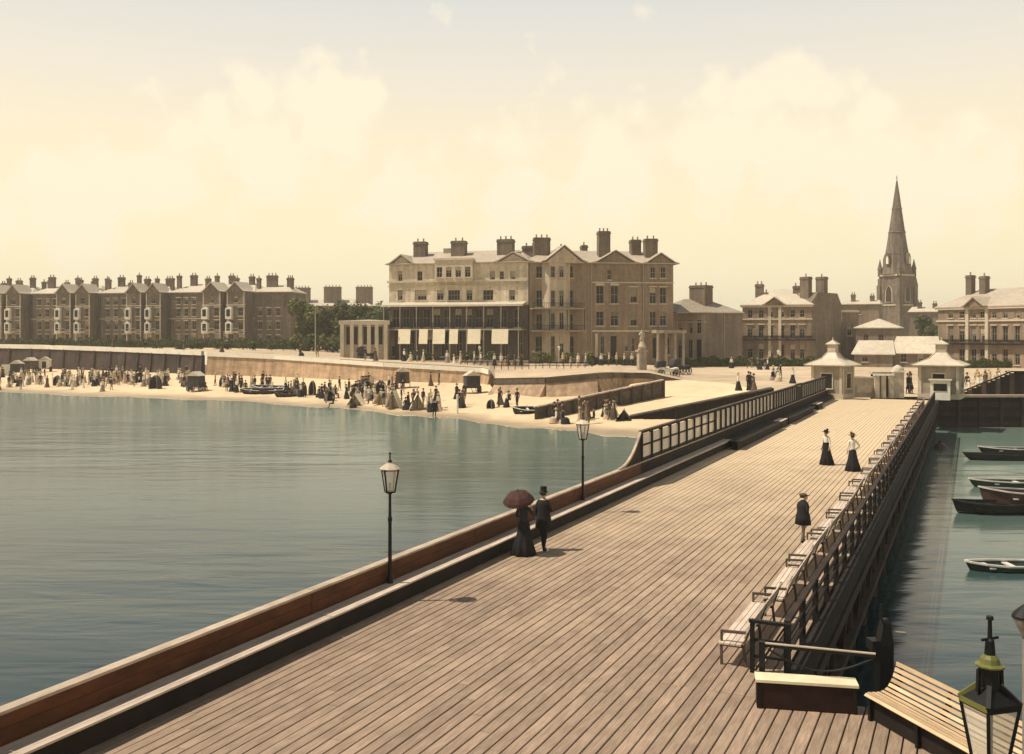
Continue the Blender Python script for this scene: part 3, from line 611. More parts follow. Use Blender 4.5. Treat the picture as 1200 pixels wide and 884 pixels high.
class Bld:
    def __init__(s, name, label, cat, A, B, z0, group=None, root=None):
        A2, B2 = XY(*A), XY(*B); s.A, s.B = A2, B2; s.w = (B2-A2).length; a = math.atan2(B2.y-A2.y, B2.x-A2.x); s.z0 = z0
        W_ = T(A2.x, A2.y, z0) @ RZ(a)
        if root is None: s.root = thing(name, label, cat, (A2.x, A2.y, z0), a, group); s.rw = W_; s.M = Matrix()
        else: s.root = root.root; s.rw = root.rw; s.M = root.rw.inverted() @ W_
    def uz(s, x, y):
        k = (x-CX)/F; dA, dB = s.A, s.B; d = dB-dA
        # (A+d*t).x = k*(A+d*t).y
        t = (k*dA.y-dA.x)/(d.x-k*d.y); p = dA+d*t; return t*s.w, HC-(y-HY)*p.y/F-s.z0
    def part(s, mb, name, m, off=(0, 0, 0), smooth=False): return mb.build(name, m, s.root, s.M @ T(*off), smooth)
    def windows(s, rects, wallm, H, depth, u0=0, u1=None, y=0, z0=-1.0, name='wall'):
        """wall box with real openings; rects (u,z,w,h,style)"""
        u1 = s.w if u1 is None else u1
        us = sorted({u0, u1}|{round(r[0]-r[2]/2, 3) for r in rects}|{round(r[0]+r[2]/2, 3) for r in rects}); zs = sorted({z0, H}|{round(r[1], 3) for r in rects}|{round(r[1]+r[3], 3) for r in rects})
        us = [u for u in us if u0 <= u <= u1]; zs = [z for z in zs if z0 <= z <= H]
        mb = MB()
        for a, b in zip(us, us[1:]):
            if b-a < 1e-4: continue
            run = None
            for c, d in zip(zs, zs[1:]):
                mu, mz = (a+b)/2, (c+d)/2
                hole = any(abs(mu-r[0]) < r[2]/2 and r[1] < mz < r[1]+r[3] for r in rects)
                if not hole:
                    if run is None: run = c
                    last = d
                if (hole or d == zs[-1]) and run is not None:
                    mb.quad((a, y, run), (b, y, run), (b, y, last), (a, y, last)); run = None
        for r in rects:
            a, b, c, d = r[0]-r[2]/2, r[0]+r[2]/2, r[1], r[1]+r[3]; e = y+.24
            mb.quad((a, y, c), (a, y, d), (a, e, d), (a, e, c)); mb.quad((b, y, c), (b, e, c), (b, e, d), (b, y, d)); mb.quad((a, y, d), (b, y, d), (b, e, d), (a, e, d)); mb.quad((a, y, c), (a, e, c), (b, e, c), (b, y, c))
        Y = y+depth
        mb.quad((u0, Y, z0), (u0, y, z0), (u0, y, H), (u0, Y, H)); mb.quad((u1, y, z0), (u1, Y, z0), (u1, Y, H), (u1, y, H)); mb.quad((u1, Y, z0), (u0, Y, z0), (u0, Y, H), (u1, Y, H)); mb.quad((u0, y, H), (u1, y, H), (u1, Y, H), (u0, Y, H))
        s.part(mb, name, wallm)
        for r in rects:
            p, f, si, _ = win_meshes(r[2], r[3], r[4] if len(r) > 4 else 'sash')
            nm = 'door' if len(r) > 4 and r[4] == 'door' else 'window'
            w = link(nm, p, s.root, s.M @ T(r[0], y, r[1])); link('frame', f, w)
            if nm == 'window': link('sill', si, w)
    def band(s, z, h, proud, m=None, u0=0, u1=None, y=0, name='cornice'):
        u1 = s.w if u1 is None else u1; s.part(MB().box(u0-proud, u1+proud, y-proud, y-.004, z, z+h), name, m or M_trim)
    def hip(s, H, rise, depth, over=.5, m=None, u0=0, u1=None, y0=0, inset=None):
        u1 = s.w if u1 is None else u1; i = inset if inset is not None else depth/2
        a, b, c, d = u0-over, u1+over, y0-over, y0+depth+over; r0, r1, ym = u0+i, u1-i, y0+depth/2
        mb = MB(); t = .18
        mb.add([(a,c,H+t),(b,c,H+t),(b,d,H+t),(a,d,H+t),(r0,ym,H+t+rise),(r1,ym,H+t+rise),(a,c,H),(b,c,H),(b,d,H),(a,d,H)],
               [(0,1,5,4),(1,2,5),(2,3,4,5),(3,0,4),(0,6,7,1),(1,7,8,2),(2,8,9,3),(3,9,6,0),(6,9,8,7)])
        return s.part(mb, 'roof', m or M_slate)
    def gable(s, uc, w, z, rise, y0, y1, wm, rm, win=None, flare=.35):
        pts = [(-1, 0), (-.8, .10), (-.45, .48), (0, 1), (.45, .48), (.8, .10), (1, 0)]
        poly = [(uc+p[0]*w/2, z+p[1]*rise) for p in pts]
        s.part(MB().prism(poly, y0, y1), 'gable', wm)
        mb = MB(); o = .45; yy = (y0-o, y1)
        P0 = [(uc+p[0]*(w/2+flare), z+p[1]*(rise+.15)+.06) for p in pts]; 
        P1 = [(x, zz+.2) for x, zz in P0]
        mb.prism(P0+P1[::-1], yy[0], yy[1]); s.part(mb, 'gable_roof', rm)
    def chimney(s, u, y, z0, z1, w, dp=None, pots=2, m=None):
        dp = dp or w*.7; mb = MB(); h = z1-z0
        mb.box(u-w/2, u+w/2, y-dp/2, y+dp/2, z0, z1-.55); mb.box(u-w/2-.12, u+w/2+.12, y-dp/2-.12, y+dp/2+.12, z1-.55, z1-.3); mb.box(u-w/2-.02, u+w/2+.02, y-dp/2-.02, y+dp/2+.02, z1-.3, z1)
        for k in range(pots):
            x = u+(k-(pots-1)/2)*w/max(pots, 1)
            mb.lathe([(.16, z1+.0), (.14, z1+.5), (.17, z1+.55), (.17, z1+.65)], 7, 1, T(x, y, 0))
        s.part(mb, 'chimney', [m or M_chim, M_pot])
def wr(b, x, yt, yb, wpx, style='sash'):
    """window rectangle read at photo pixels"""
    u, z1 = b.uz(x, yt); _, z0 = b.uz(x, yb); u0, _ = b.uz(x-wpx/2, yb); u1, _ = b.uz(x+wpx/2, yb)
    return (round((u0+u1)/2, 3), round(z0, 3), round(u1-u0, 3), round(z1-z0, 3), style)

# --- the hotel: two wings meeting at an obtuse corner
HZ = .9
h1 = Bld('hotel', 'big five storey seafront hotel with gables, verandah and cream blinds', 'hotel', (456, 194), (619, 186), HZ)
_, EV = h1.uz(540, 309); u619 = h1.w
rects = [wr(h1, x, 318, 330, w) for x, w in ((469, 5), (492, 6), (577, 6), (588, 5), (601, 6))]
rects += [wr(h1, x, 340, 352, w, 'hood') for x, w in ((469, 5.5), (493, 14), (516, 8), (532, 14), (550, 7), (572, 12), (600, 7))]
rects += [wr(h1, x, 362, 384, 8) for x in (464, 476, 488, 500, 512, 524, 537, 549, 561, 574, 590, 606)]
rects += [wr(h1, x, 388, 418, w) for x, w in ((456+4, 5), (481, 9), (503, 7), (521, 9), (538, 7), (561, 9), (590, 11), (610, 5))]
_, zsplit = h1.uz(540, 358)
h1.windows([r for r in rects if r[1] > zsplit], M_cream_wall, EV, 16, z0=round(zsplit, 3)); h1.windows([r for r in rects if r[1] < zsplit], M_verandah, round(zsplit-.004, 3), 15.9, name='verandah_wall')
_, z = h1.uz(540, 329.5); h1.band(z-.2, .4, .35, u1=u619-.4)
_, z = h1.uz(540, 335); h1.band(z-.1, .22, .18, u1=u619-.4)
_, zv = h1.uz(540, 357)
h1.part(MB().add([(-.6,-.004,zv+.5),(u619-.3,-.004,zv+.5),(u619-.3,-3.0,zv-.1),(-.6,-3.0,zv-.1),(-.6,-.004,zv+.2),(u619-.3,-.004,zv+.2),(u619-.3,-3.0,zv-.45),(-.6,-3.0,zv-.45)],
        [(0,3,2,1),(4,5,6,7),(3,7,6,2),(0,4,7,3),(1,2,6,5),(0,1,5,4)]), 'verandah_roof', M_lead)
_, zf = h1.uz(540, 385.5); h1.part(MB().box(-.5, u619-.5, -3.0, -.004, zf-.3, zf), 'balcony_floor', M_frame)
pb = MB()
for k in range(9): u = .1+k*(u619-1.2)/8; pb.box(u-.09, u+.09, -2.95, -2.77, -.9, zf-.3); pb.box(u-.08, u+.08, -2.93, -2.77, zf, zv-.42)
h1.part(pb, 'verandah_post', M_frame)
rl = MB().box(-.4, u619-.6, -2.98, -2.9, zf+1.05, zf+1.13)
for k in range(90): u = -.3+k*(u619-.4)/90; rl.box(u-.025, u+.025, -2.96, -2.92, zf, zf+1.05)
h1.part(rl, 'balcony_railing', M_iron)
for x0, x1 in ((448, 463), (474, 488), (498, 508), (514, 528), (533, 543), (554, 569), (582, 601)):
    u0, za = h1.uz(x0, 386); u1, zb = h1.uz(x1, 403); h1.part(MB().add([(u0, -3.02, za), (u1, -3.02, za), (u1, -3.35, zb), (u0, -3.35, zb), (u0, -2.98, za), (u1, -2.98, za), (u1, -3.31, zb), (u0, -3.31, zb)], [(0,3,2,1),(4,5,6,7),(3,7,6,2),(0,1,5,4),(0,4,7,3),(1,2,6,5)]), 'awning', M_blind)
# roof of the left wing
h1.hip(EV, 2.9, 16, .6, M_slate, inset=4)
for xc, w, yp in ((471, 33, 299), (602, 44, 296)):
    u, zt = h1.uz(xc, yp); ww = w*187/F; h1.gable(u, ww, EV-.05, zt-EV-.2, -.25, 8, M_stucco, M_slate)
u0, zt = h1.uz(512, 304); u1, _ = h1.uz(556, 304)
_, z0 = h1.uz(530, 331)
# oriel block over two floors with a parapet
sub_rects = [(round(u0+(u1-u0)*(k+.5)/4, 3), round(z0+.9, 3), 1.15, 2.0, 'sash') for k in range(4)]
h1.windows(sub_rects, M_trim, zt, 1.6, u0, u1, -1.2, round(z0, 3), 'oriel')
h1.band(zt-.35, .4, .2, u0=u0, u1=u1, y=-1.2)
for x, yt, yb, w, pots in ((482, 281, 300, 15, 2), (528, 280, 302, 17, 2), (584, 278, 300, 19, 3), (606, 284, 300, 16, 2)):
    u, z1 = h1.uz(x, yt); _, z0 = h1.uz(x, yb); h1.chimney(u, 5 if x != 606 else 9, z0-2, z1, w*.165, 1.8, pots)
h1.part(MB().box(9, 12, 6.5, 8.5, EV+1, EV+3.6), 'roof_light', M_slate2)
# right wing
h2 = Bld('hotel', '', '', (620.5, 186), (789, 190), HZ, root=h1)
_, EV2 = h2.uz(700, 309)
rects = []
for x, w in ((632, 7.5), (668, 7.5)): rects += [wr(h2, x, 312, 326, w), wr(h2, x, 340, 360, w), wr(h2, x, 368, 387, w), wr(h2, x, 394, 420, w+2)]
for x in (703, 720): rects += [wr(h2, x, 335, 356, 9, 'arch'), wr(h2, x, 365, 382, 9), ]
rects += [wr(h2, 742, 337, 355, 9, 'hood'), wr(h2, 742, 365, 382, 9), wr(h2, 714, 316, 328, 5), wr(h2, 706, 394, 415, 4.5), wr(h2, 719, 394, 419, 7, 'door'), wr(h2, 734, 396, 412, 4), wr(h2, 742, 396, 412, 4)]
for x in (765, 777): rects += [wr(h2, x, 337, 356, 7.5, 'hood'), wr(h2, x, 365, 382, 7.5), wr(h2, x, 313, 326, 6)]
rects += [wr(h2, 768, 396, 420, 6, 'door'), wr(h2, 782, 396, 416, 6)]
h2.windows(rects, M_brick, EV2, 16)
# canted bay tower
ub0, _ = h2.uz(641, 400); ub1, _ = h2.uz(662, 400); _, zt = h2.uz(650, 308)
h2.part(MB().add([(ub0-1, -.01, -1), (ub0+.2, -1.6, -1), (ub1-.2, -1.6, -1), (ub1+1, -.01, -1), (ub0-1, -.01, zt), (ub0+.2, -1.6, zt), (ub1-.2, -1.6, zt), (ub1+1, -.01, zt)], [(0,1,5,4), (1,2,6,5), (2,3,7,6), (4,5,6,7)]), 'bay', M_stucco)
for x in (646, 656):
    for yt, yb in ((313, 326), (341, 360), (367, 386), (394, 420)):
        r = wr(h2, x, yt, yb, 5); p, f, si, _ = win_meshes(round(r[2], 2), round(r[3], 2), 'sash')
        w = link('window', p, h2.root, h2.M @ T(r[0], -1.85, r[1])); link('frame', f, w); link('sill', si, w)
for y in (362, 388):
    uA, zb = h2.uz(621, y); uB, _ = h2.uz(682, y)
    h2.part(MB().box(.1, uB, -3.0, -.01, zb-.15, zb+.1), 'balcony_floor', M_frame)
    rl = MB().box(.1, uB, -2.98, -2.92, zb+1.0, zb+1.08)
    for k in range(28): rl.box(.15+k*uB/28, .2+k*uB/28, -2.97, -2.93, zb+.1, zb+1.0)
    for u in (.2, uB*.33, uB*.66, uB-.15): rl.box(u-.06, u+.06, -2.96, -2.84, zb+.1 if y == 388 else zb-4.0, zb+1.0 if y == 388 else zb-.15)
    h2.part(rl, 'balcony_railing', M_iron)
_, z = h2.uz(735, 389); h2.band(z, .3, .15, u0=h2.uz(694, 389)[0])
_, z = h2.uz(735, 332); h2.band(z, .22, .12, u0=h2.uz(694, 332)[0])
h2.windows([], M_trim, h2.uz(730, 391)[1], 1, h2.uz(697, 400)[0], h2.uz(700, 400)[0], -.3, -1, 'pilaster')
h2.hip(EV2, 2.9, 16, .6, M_slate, inset=4)
for xc, w, yp in ((659, 50, 289), (721, 54, 294), (774, 40, 297)):
    u, zt = h2.uz(xc, yp); h2.gable(u, w*.163, EV2-.05, zt-EV2-.2, -.25 if xc > 700 else -1.9, 8, M_brick if xc > 700 else M_stucco, M_slate)
for x, yt, yb, w, y, pots in ((640, 276, 300, 19, 5, 3), (668, 285, 296, 7, 9, 1), (696, 283, 296, 7, 9, 1), (713, 269, 296, 14, 4, 3), (754, 278, 298, 12, 6, 2), (769, 278, 300, 15, 4, 2)):
    u, z1 = h2.uz(x, yt); _, z0 = h2.uz(x, yb); h2.chimney(u, y, z0-2, z1, w*.165, 1.8, pots)
for x in (693, 754):                                                       # drain pipes and quoin strips
    u, _ = h2.uz(x, 350); h2.part(MB().box(u-.1, u+.1, -.16, -.004, 0, EV2), 'drainpipe', M_frame)
# portico
up0, zp = h2.uz(764, 387); up1, _ = h2.uz(793, 387)
h2.part(MB().box(up0-.4, up1+.5, -4.4, -.01, zp-.6, zp), 'portico_roof', M_kiosk)
for u in (up0, up0+1.6, up1-1.6, up1): h2.part(MB().lathe([(.3, -.9), (.28, -.3), (.24, zp-.9), (.32, zp-.62)], 10, 0, T(u, -4.0, 0)), 'column', M_kiosk)

# --- brick villas of the terrace, left
TZ = 2.9
def villa(label, x0, d0, x1, d1, first, chs):
    b = Bld('terrace_house', label, 'house', (x0, d0), (x1, d1), TZ, 'brick terrace houses behind the sea wall')
    w = b.w; H = 14.3; rects = []
    for k in range(3 if w < 25 else 4):
        for z, h in ((.8, 2.4), (4.5, 2.3), (8, 2.1), (11.2, 1.7)):
            u = w*.05+1.1+k*2.35
            if u < w*.50: rects.append((round(u, 3), z, 1.1, h, 'hood'))
    b.windows(rects, M_terr, H, 12)
    b.band(H-.5, .5, .25, M_terr); b.band(7.3, .2, .1, M_trim)
    b.hip(H, 2.4, 12, .4, M_lead, inset=3)
    for c in (.60, .88):                      # projecting gabled bays
        uc = w*c; bw = w*.21; rr = []
        for z, h in ((.8, 2.5), (4.5, 2.4), (8, 2.2)):
            for du in (-.27, .27): rr.append((round(uc+du*bw, 3), z, round(bw*.26, 3), h, 'hood'))
        rr.append((round(uc, 3), 11.4, 1.1, 1.7, 'sash'))
        b.windows(rr, M_terr, H-.1, 4.2, uc-bw/2, uc+bw/2, -4.2, -1, 'bay')
        b.gable(uc, bw, H-.1, 2.3, -4.4, 2, M_terr, M_lead, flare=.25)
        b.band(10.7, .25, .15, M_trim, uc-bw/2, uc+bw/2, -4.2); b.band(4.0, .2, .15, M_trim, uc-bw/2, uc+bw/2, -4.2)
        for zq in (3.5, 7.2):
            ob = MB().prism([(uc-bw*.48, zq), (uc-bw*.14, zq), (uc-bw*.14, zq+2.7), (uc-bw*.31, zq+3.2), (uc-bw*.48, zq+2.7)], -5.2, -4.204)  # bow added to the bay; its white paint stands in for sunlit streaks
            o_ = b.part(ob, 'sunlit_streak_bow', M_white); b.part(MB().box(uc-bw*.41, uc-bw*.21, -5.24, -5.203, zq+.7, zq+2.5), 'window', M_glass)
        b.part(MB().box(uc-bw*.3, uc+bw*.3, -5.6, -4.21, 3.7, 3.95).box(uc-bw*.3, uc+bw*.3, -5.6, -5.5, 4.75, 4.85), 'balcony', M_trim)
        for j in range(2):
            for du in (-1, 1): b.part(MB().box(uc+du*bw*.46-.12, uc+du*bw*.46+.12, -4.32, -4.205, 0, H-.2), 'quoin_strip', M_trim) if j == 0 else None
    b.part(MB().box(w*.705, w*.775, -3.0, -.01, -1, 4.2), 'porch', M_trim)
    for u, top, ww in chs: b.chimney(w*u, random.uniform(2, 7), H+.6, top-TZ+random.uniform(-.5, .6), ww*.8, .9, 1 if ww < 1.5 else 2)
    return b
def tz(y, d=262): return HC+(HY-y)*d/F
ch = [(.03, tz(325), 1.3), (.16, tz(324), 2.2), (.36, tz(328), 1.6), (.46, tz(322), 1.2), (.6, tz(325), 1.9), (.74, tz(327), 1.1), (.86, tz(323), 1.7), (.97, tz(325), 1.2)]
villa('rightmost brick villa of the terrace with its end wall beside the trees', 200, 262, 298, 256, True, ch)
e = Bld('terrace_house', 'plain dark brick end house of the terrace next to the trees', 'house', (298, 256), (341, 255), TZ, 'brick terrace houses behind the sea wall')
e.windows([(round(1.6+2.4*k, 3), z, 1.0, 2.0, 'hood') for k in range(3) for z in (1, 4.6, 8.1)], M_terr, 14.2, 12); e.hip(14.2, 2.2, 12, .4, M_lead, inset=3); e.band(13.7, .5, .25, M_terr)
for u, y, w in ((.35*e.w, 322, 2.8), (.85*e.w, 325, 1.6)): e.chimney(u, 4, 14.8, tz(y, 256)-TZ, w, 1.1, 3)
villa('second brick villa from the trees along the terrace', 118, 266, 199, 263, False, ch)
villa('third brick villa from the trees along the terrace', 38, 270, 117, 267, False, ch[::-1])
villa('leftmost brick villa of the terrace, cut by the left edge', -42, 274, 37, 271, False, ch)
# distant house behind the trees
d_ = Bld('house', 'distant house with a pale hipped roof and wide chimneys behind the trees', 'house', (344, 330), (436, 330), 2)
d_.windows([(round(4+5*k, 3), 3, 1.2, 2.2, 'sash') for k in range(5)], M_brick2, 13.5, 12); d_.hip(13.5, 2.6, 12, .5, M_lead)
for x, yt, w in ((352, 334, 5.2), (388, 333, 5.6), (425.5, 333, 5.4)): u, z1 = d_.uz(x, yt); d_.chimney(u, 3, 12, z1-.8, w, 2.4, 5, M_brick2)
# low pavilion beside the hotel
p_ = Bld('pavilion', 'low single storey stucco pavilion with pilasters left of the hotel', 'pavilion', (399, 190), (455, 190), 1.2)
_, H = p_.uz(430, 377); p_.windows([wr(p_, x, 383, 404, 4.5, 'door') for x in (408, 417, 428, 437, 446)], M_kiosk, H, 12); p_.band(H-.6, .6, .3)
for x in (401, 412.5, 422.5, 432.5, 441.5, 452): u, _ = p_.uz(x, 390); p_.part(MB().box(u-.35, u+.35, -.3, -.004, -.6, H-.6), 'pilaster', M_trim)
u, _ = p_.uz(399, 390); p_.hip(H, .25, 12, .3, M_lead)
# --- houses to the right of the hotel
a = Bld('house', 'plain house with a hipped pale roof and one big chimney right of the hotel', 'house', (786, 206), (826, 200), -.06)
_, H = a.uz(810, 367); a.windows([wr(a, x, 375, 391, 5, 'hood') for x in (797, 809, 819)]+[wr(a, x, 398, 420, 5) for x in (797, 809)]+[wr(a, 819, 398, 424, 6, 'door')], M_stucco, H, 13)
a2 = Bld('house', '', '', (826.3, 200), (870, 203), -.06, root=a); _, H2 = a2.uz(845, 367.5); a2.windows([], M_brick2, H2, 12); 
a2.hip(H2, 2.9, 12, .4, M_slate2, inset=5, u0=-6.5)
a.band(H-2.0, .3, .2); u, z1 = a.uz(808.5, 334); _, z0 = a.uz(808, 358); a.chimney(u, 4, z0-2.4, z1, 3.8, 3.0, 3)
a2.part(MB().box(a2.w*.5-.1, a2.w*.5+.1, -.15, -.004, 0, H2-.1), 'drainpipe', M_frame)
for z in (4.2, 8.2): a2.band(z, .15, .06, M_brick2)
b = Bld('house', 'three storey stone fronted villa with small pediment and a tall blank side wall', 'house', (870, 212), (951, 206), -.06)
_, H = b.uz(910, 358); R = []
for x in (879, 892): R += [wr(b, x, 363, 373, 6), wr(b, x, 381, 397, 6, 'hood'), wr(b, x, 403, 421, 6)]
for x in (903, 916, 929, 940): R += [wr(b, x, 363, 372, 5.5), wr(b, x, 381, 397, 6, 'hood'), wr(b, x, 404, 421, 5.5, 'door' if x == 916 else 'sash')]
b.windows(R, M_brick, H, 14); b.hip(H, 3.6, 14, .5, M_lead, inset=6); b.band(H-.4, .4, .35)
_, z = b.uz(905, 375); b.band(z, .3, .2); _, z = b.uz(905, 399); b.band(z, .25, .9, M_iron, name='balcony'); b.band(z+.9, .08, .9, M_iron, name='balcony_railing')
u, zt = b.uz(908, 350); b.gable(u, 4.6, H, zt-H, -.5, 4, M_brick, M_lead, flare=.3)
for x in (902, 914): u, _ = b.uz(x, 390); b.part(MB().box(u-.3, u+.3, -.25, -.004, 0, H-.4), 'pilaster', M_trim)
for x, yt, yb, w in ((885, 332, 352, 1.7), (891, 342, 352, 1.5), (931, 334, 342, 2.0)): u, z1 = b.uz(x, yt); _, z0 = b.uz(x, yb); b.chimney(u, 5, z0-1.5, z1, w, 1.1, 2)
sdw = Bld('house', '', '', (951.2, 206), (986, 212), -.06, root=b); _, H3 = sdw.uz(968, 343)
sdw.part(MB().prism([(0, -1), (sdw.w, -1), (sdw.w, H3-2.4), (sdw.w*.86, H3-.1), (sdw.w*.2, H3), (0, H3-2.2)], 0, 5), 'side_wall', M_brick2)
for x, yt in ((956, 324), (974.5, 324)): u, z1 = sdw.uz(x, yt); sdw.chimney(u, 2.5, H3-2.6, z1, 1.2, 2.2, 1)
c = Bld('house', 'narrow dark house with flat parapet beside the blank side wall', 'house', (986.5, 214), (1006, 214), -.06); _, H = c.uz(995, 364); c.windows([(1.7, 6, 1, 2, 'sash')], M_brick2, H, 10); c.band(H-.4, .5, .2)
for k, (lab, x0, x1, d, ye, rise, m) in enumerate((('low hipped roof building with pale slates below the church tower', 1003, 1052, 205, 385, 1.9, M_brick2), ('long low hall with broad pale roof in front of the church', 1046, 1100, 188, 415, 3.2, M_brick2), ('pale shed with a lean-to roof left of the long low hall', 1001, 1046, 190, 416, 2.6, M_brick2), ('small distant terrace with chimneys left of the church tower', 985, 1030, 280, 357, 1.2, M_brick2), ('small distant house between the church tower and the right villa', 1066, 1102, 280, 366, 1.5, M_brick2))):
    q = Bld('house' if k > 2 else 'hall', lab, 'house' if k > 2 else 'hall', (x0, d+.42*(x1-x0)*d/F*.5), (x1, d-.42*(x1-x0)*d/F*.5), -.06); _, H = q.uz((x0+x1)/2, ye)
    q.windows([(round(2+3*j, 3), max(1.0, H-2.8), 1.1, 1.6, 'sash') for j in range(int((q.w-2)/3))], m, H, 9); q.hip(H, rise, 9, .5, M_lead, inset=4 if k == 0 else .3)
    if k > 2: q.chimney(q.w*.3, 3, H, H+3, 1.2, 1, 2); q.chimney(q.w*.8, 3, H, H+2.6, 1.2, 1, 2)
h3 = Bld('house', 'stone fronted villa with a pediment and pale hipped roof at the right edge', 'house', (1099, 201), (1216, 180), -.06)
_, H = h3.uz(1150, 360); R = []
for x in (1114, 1127, 1141, 1151, 1165, 1178, 1192): R += [wr(h3, x, 365, 373, 5.5), wr(h3, x, 382, 401, 6, 'hood'), wr(h3, x, 409, 428, 6, 'sash')]
h3.windows(R, M_brick, H, 16); h3.hip(H, 3.7, 16, .5, M_slate, inset=3.6); h3.band(H-.4, .4, .4); _, z = h3.uz(1150, 377); h3.band(z, .35, .25); _, z = h3.uz(1150, 404); h3.band(z, .2, 1.0, M_iron, name='balcony'); h3.band(z+.9, .07, 1.0, M_iron, name='balcony_railing')
u, zt = h3.uz(1145, 350); h3.gable(u, 5.0, H, zt-H, -.8, 4, M_brick, M_slate, flare=.3)
for x in (1134.5, 1157.5): u, _ = h3.uz(x, 390); h3.part(MB().box(u-.35, u+.35, -.4, -.004, 0, H-.4), 'pilaster', M_trim)
for x, yt, yb, w in ((1112, 322, 352, 1.4), (1128, 323, 340, 1.5), (1198, 330, 352, 2.0)): u, z1 = h3.uz(x, yt); _, z0 = h3.uz(x, yb); h3.chimney(u, 6, z0-2, z1, w, 1.2, 1)

# --- church
cd = 330; c0 = P(1051, 390, cd); ch_ = thing('church', 'stone church tower with a tall tapering spire above the rooftops', 'church', (c0.x, c0.y, 0), .55)
zt = HC+(HY-322)*cd/F; za = HC+(HY-206)*cd/F; hw = 4.0
tw = MB().box(-hw, hw, -hw, hw, 0, zt); tw.build('tower', M_stone, ch_)
bt = MB()
for sx_ in (-1, 1):
    for sy_ in (-1, 1):
        for zz, e_ in ((zt*.62, .9), (zt*.86, .55), (zt-1.4, .3)): bt.box(sx_*hw-.8 if sx_ > 0 else sx_*hw-e_, sx_*hw+e_ if sx_ > 0 else sx_*hw+.8, sy_*hw-.8 if sy_ > 0 else sy_*hw-e_, sy_*hw+e_ if sy_ > 0 else sy_*hw+.8, 0, zz)
bt.build('buttress', M_stone, ch_)
sp = MB().lathe([(5.3, zt), (4.9, zt+1.5), (3.3, zt+(za-zt)*.30), (1.95, zt+(za-zt)*.58), (.9, zt+(za-zt)*.81), (.25, za-2), (.12, za-1.6)], 8); sp.build('spire', M_stone, ch_)
MB().tube((0, 0, za-2), (0, 0, za), .1, 6).bar((-.5, 0, za-.8), (.5, 0, za-.8), .12).build('finial', M_iron, ch_)
MB().box(-hw-.35, hw+.35, -hw-.35, hw+.35, zt-.6, zt-.1).build('string_course', M_trim, ch_); MB().box(-hw-.2, hw+.2, -hw-.2, hw+.2, zt-10.5, zt-10.1).build('string_course', M_trim, ch_)
arch = [(-1.1, 0), (1.1, 0), (1.1, 3.4), (.75, 4.5), (0, 5.4), (-.75, 4.5), (-1.1, 3.4)]
for k in range(4):
    R_ = RZ(k*math.pi/2)
    w = MB().prism([(x*1.25, z*1.06-.2) for x, z in arch], -.22, -.003).build('belfry_opening', M_trim, ch_, R_ @ T(0, -hw, zt-9.2))
    MB().prism(arch, -.30, -.224).build('louvre', M_door, w)
    l_ = MB().prism([(-.75, 0), (.75, 0), (.75, 2.2), (0, 3.8), (-.75, 2.2)], -.9, 1.2).build('lucarne', M_stone, ch_, R_ @ T(0, -4.05, zt+3.2))
    MB().prism([(-.45, .2), (.45, .2), (.45, 2.0), (0, 2.9), (-.45, 2.0)], -.96, -.903).build('lucarne_light', M_white, l_)
for sx_ in (-1, 1):
    for sy_ in (-1, 1): MB().lathe([(.75, zt-.6), (.7, zt+1.6), (.85, zt+1.8), (.5, zt+3.2), (.05, zt+5.2)], 8, 0, T(sx_*hw*.95, sy_*hw*.95, 0)).build('pinnacle', M_stone, ch_)
for zz in (.2, .42, .66): r_ = 5.0*(1-zz)*.98; MB().lathe([(r_+.05, zt+(za-zt)*zz), (r_+.12, zt+(za-zt)*zz+.15), (r_-.05, zt+(za-zt)*zz+.4)], 8).build('spire_band', M_stone, ch_)
nave = MB().prism([(-5, 0), (5, 0), (5, 11), (0, 17), (-5, 11)], hw, hw+26).build('nave', M_stone, ch_)
for k in range(8): pass
tq = MB().lathe([(1.1, 0), (1.1, zt-4), (1.2, zt-3.8), (.1, zt+1)], 8, 0, T(hw+1.2, -hw+1, 0)); tq.build('stair_turret', M_stone, ch_)

# --- kiosks, gate piers at the pier entrance
def kiosk(label, x, d, w, rz, hz):
    c = XY(x, d); k = thing('kiosk', label, 'kiosk', (c.x, c.y, 0), rz, 'toll kiosks at the pier entrance'); h = w/2; H = 3.25
    MB().box(-h, h, -h, h, 0, H).build('wall', M_kiosk, k); MB().box(-h-.1, h+.1, -h-.1, h+.1, 0, .5).build('plinth', M_trim, k)
    MB().lathe([((h+.55)*1.414, H), ((h+.6)*1.414, H+.12), ((h*.55)*1.414, H+.75), ((h*.27)*1.414, H+1.35)], 4, M=RZ(0)).build('roof', M_lead, k)
    for a_ in range(4):
        rbm = MB(); pr_ = [(h+.6, H+.14), (h*.55, H+.77), (h*.27, H+1.37)]
        for (q0, z0_), (q1, z1_) in zip(pr_, pr_[1:]): rbm.bar((q0, q0, z0_), (q1, q1, z1_), .1, .06)
        rbm.build('hip_rib', M_trim, k, RZ(a_*math.pi/2))
    MB().box(-h*.26, h*.26, -h*.26, h*.26, H+1.3, H+2.15).build('lantern', M_stucco, k); MB().lathe([(h*.5, H+2.15), (h*.5, H+2.22), (.08, H+2.6), (.03, H+2.9)], 4).build('lantern_roof', M_lead, k)
    for a_ in range(4):
        w_ = MB().box(-.55, .55, -.06, .02, 1.1, 2.5).build('window', M_glass, k, RZ(a_*math.pi/2) @ T(0, -h, 0)); MB().box(-.65, -.55, -.09, .0, 1.0, 2.6).box(.55, .65, -.09, 0, 1.0, 2.6).box(-.65, .65, -.12, 0, 2.5, 2.62).box(-.7, .7, -.16, 0, .95, 1.05).build('frame', M_trim, w_)
        for sg in (-1, 1): MB().box(sg*(h-.14)-.12, sg*(h-.14)+.12, -h-.08, -h-.002, .5, H).build('pilaster', M_trim, k, RZ(a_*math.pi/2))
    return k
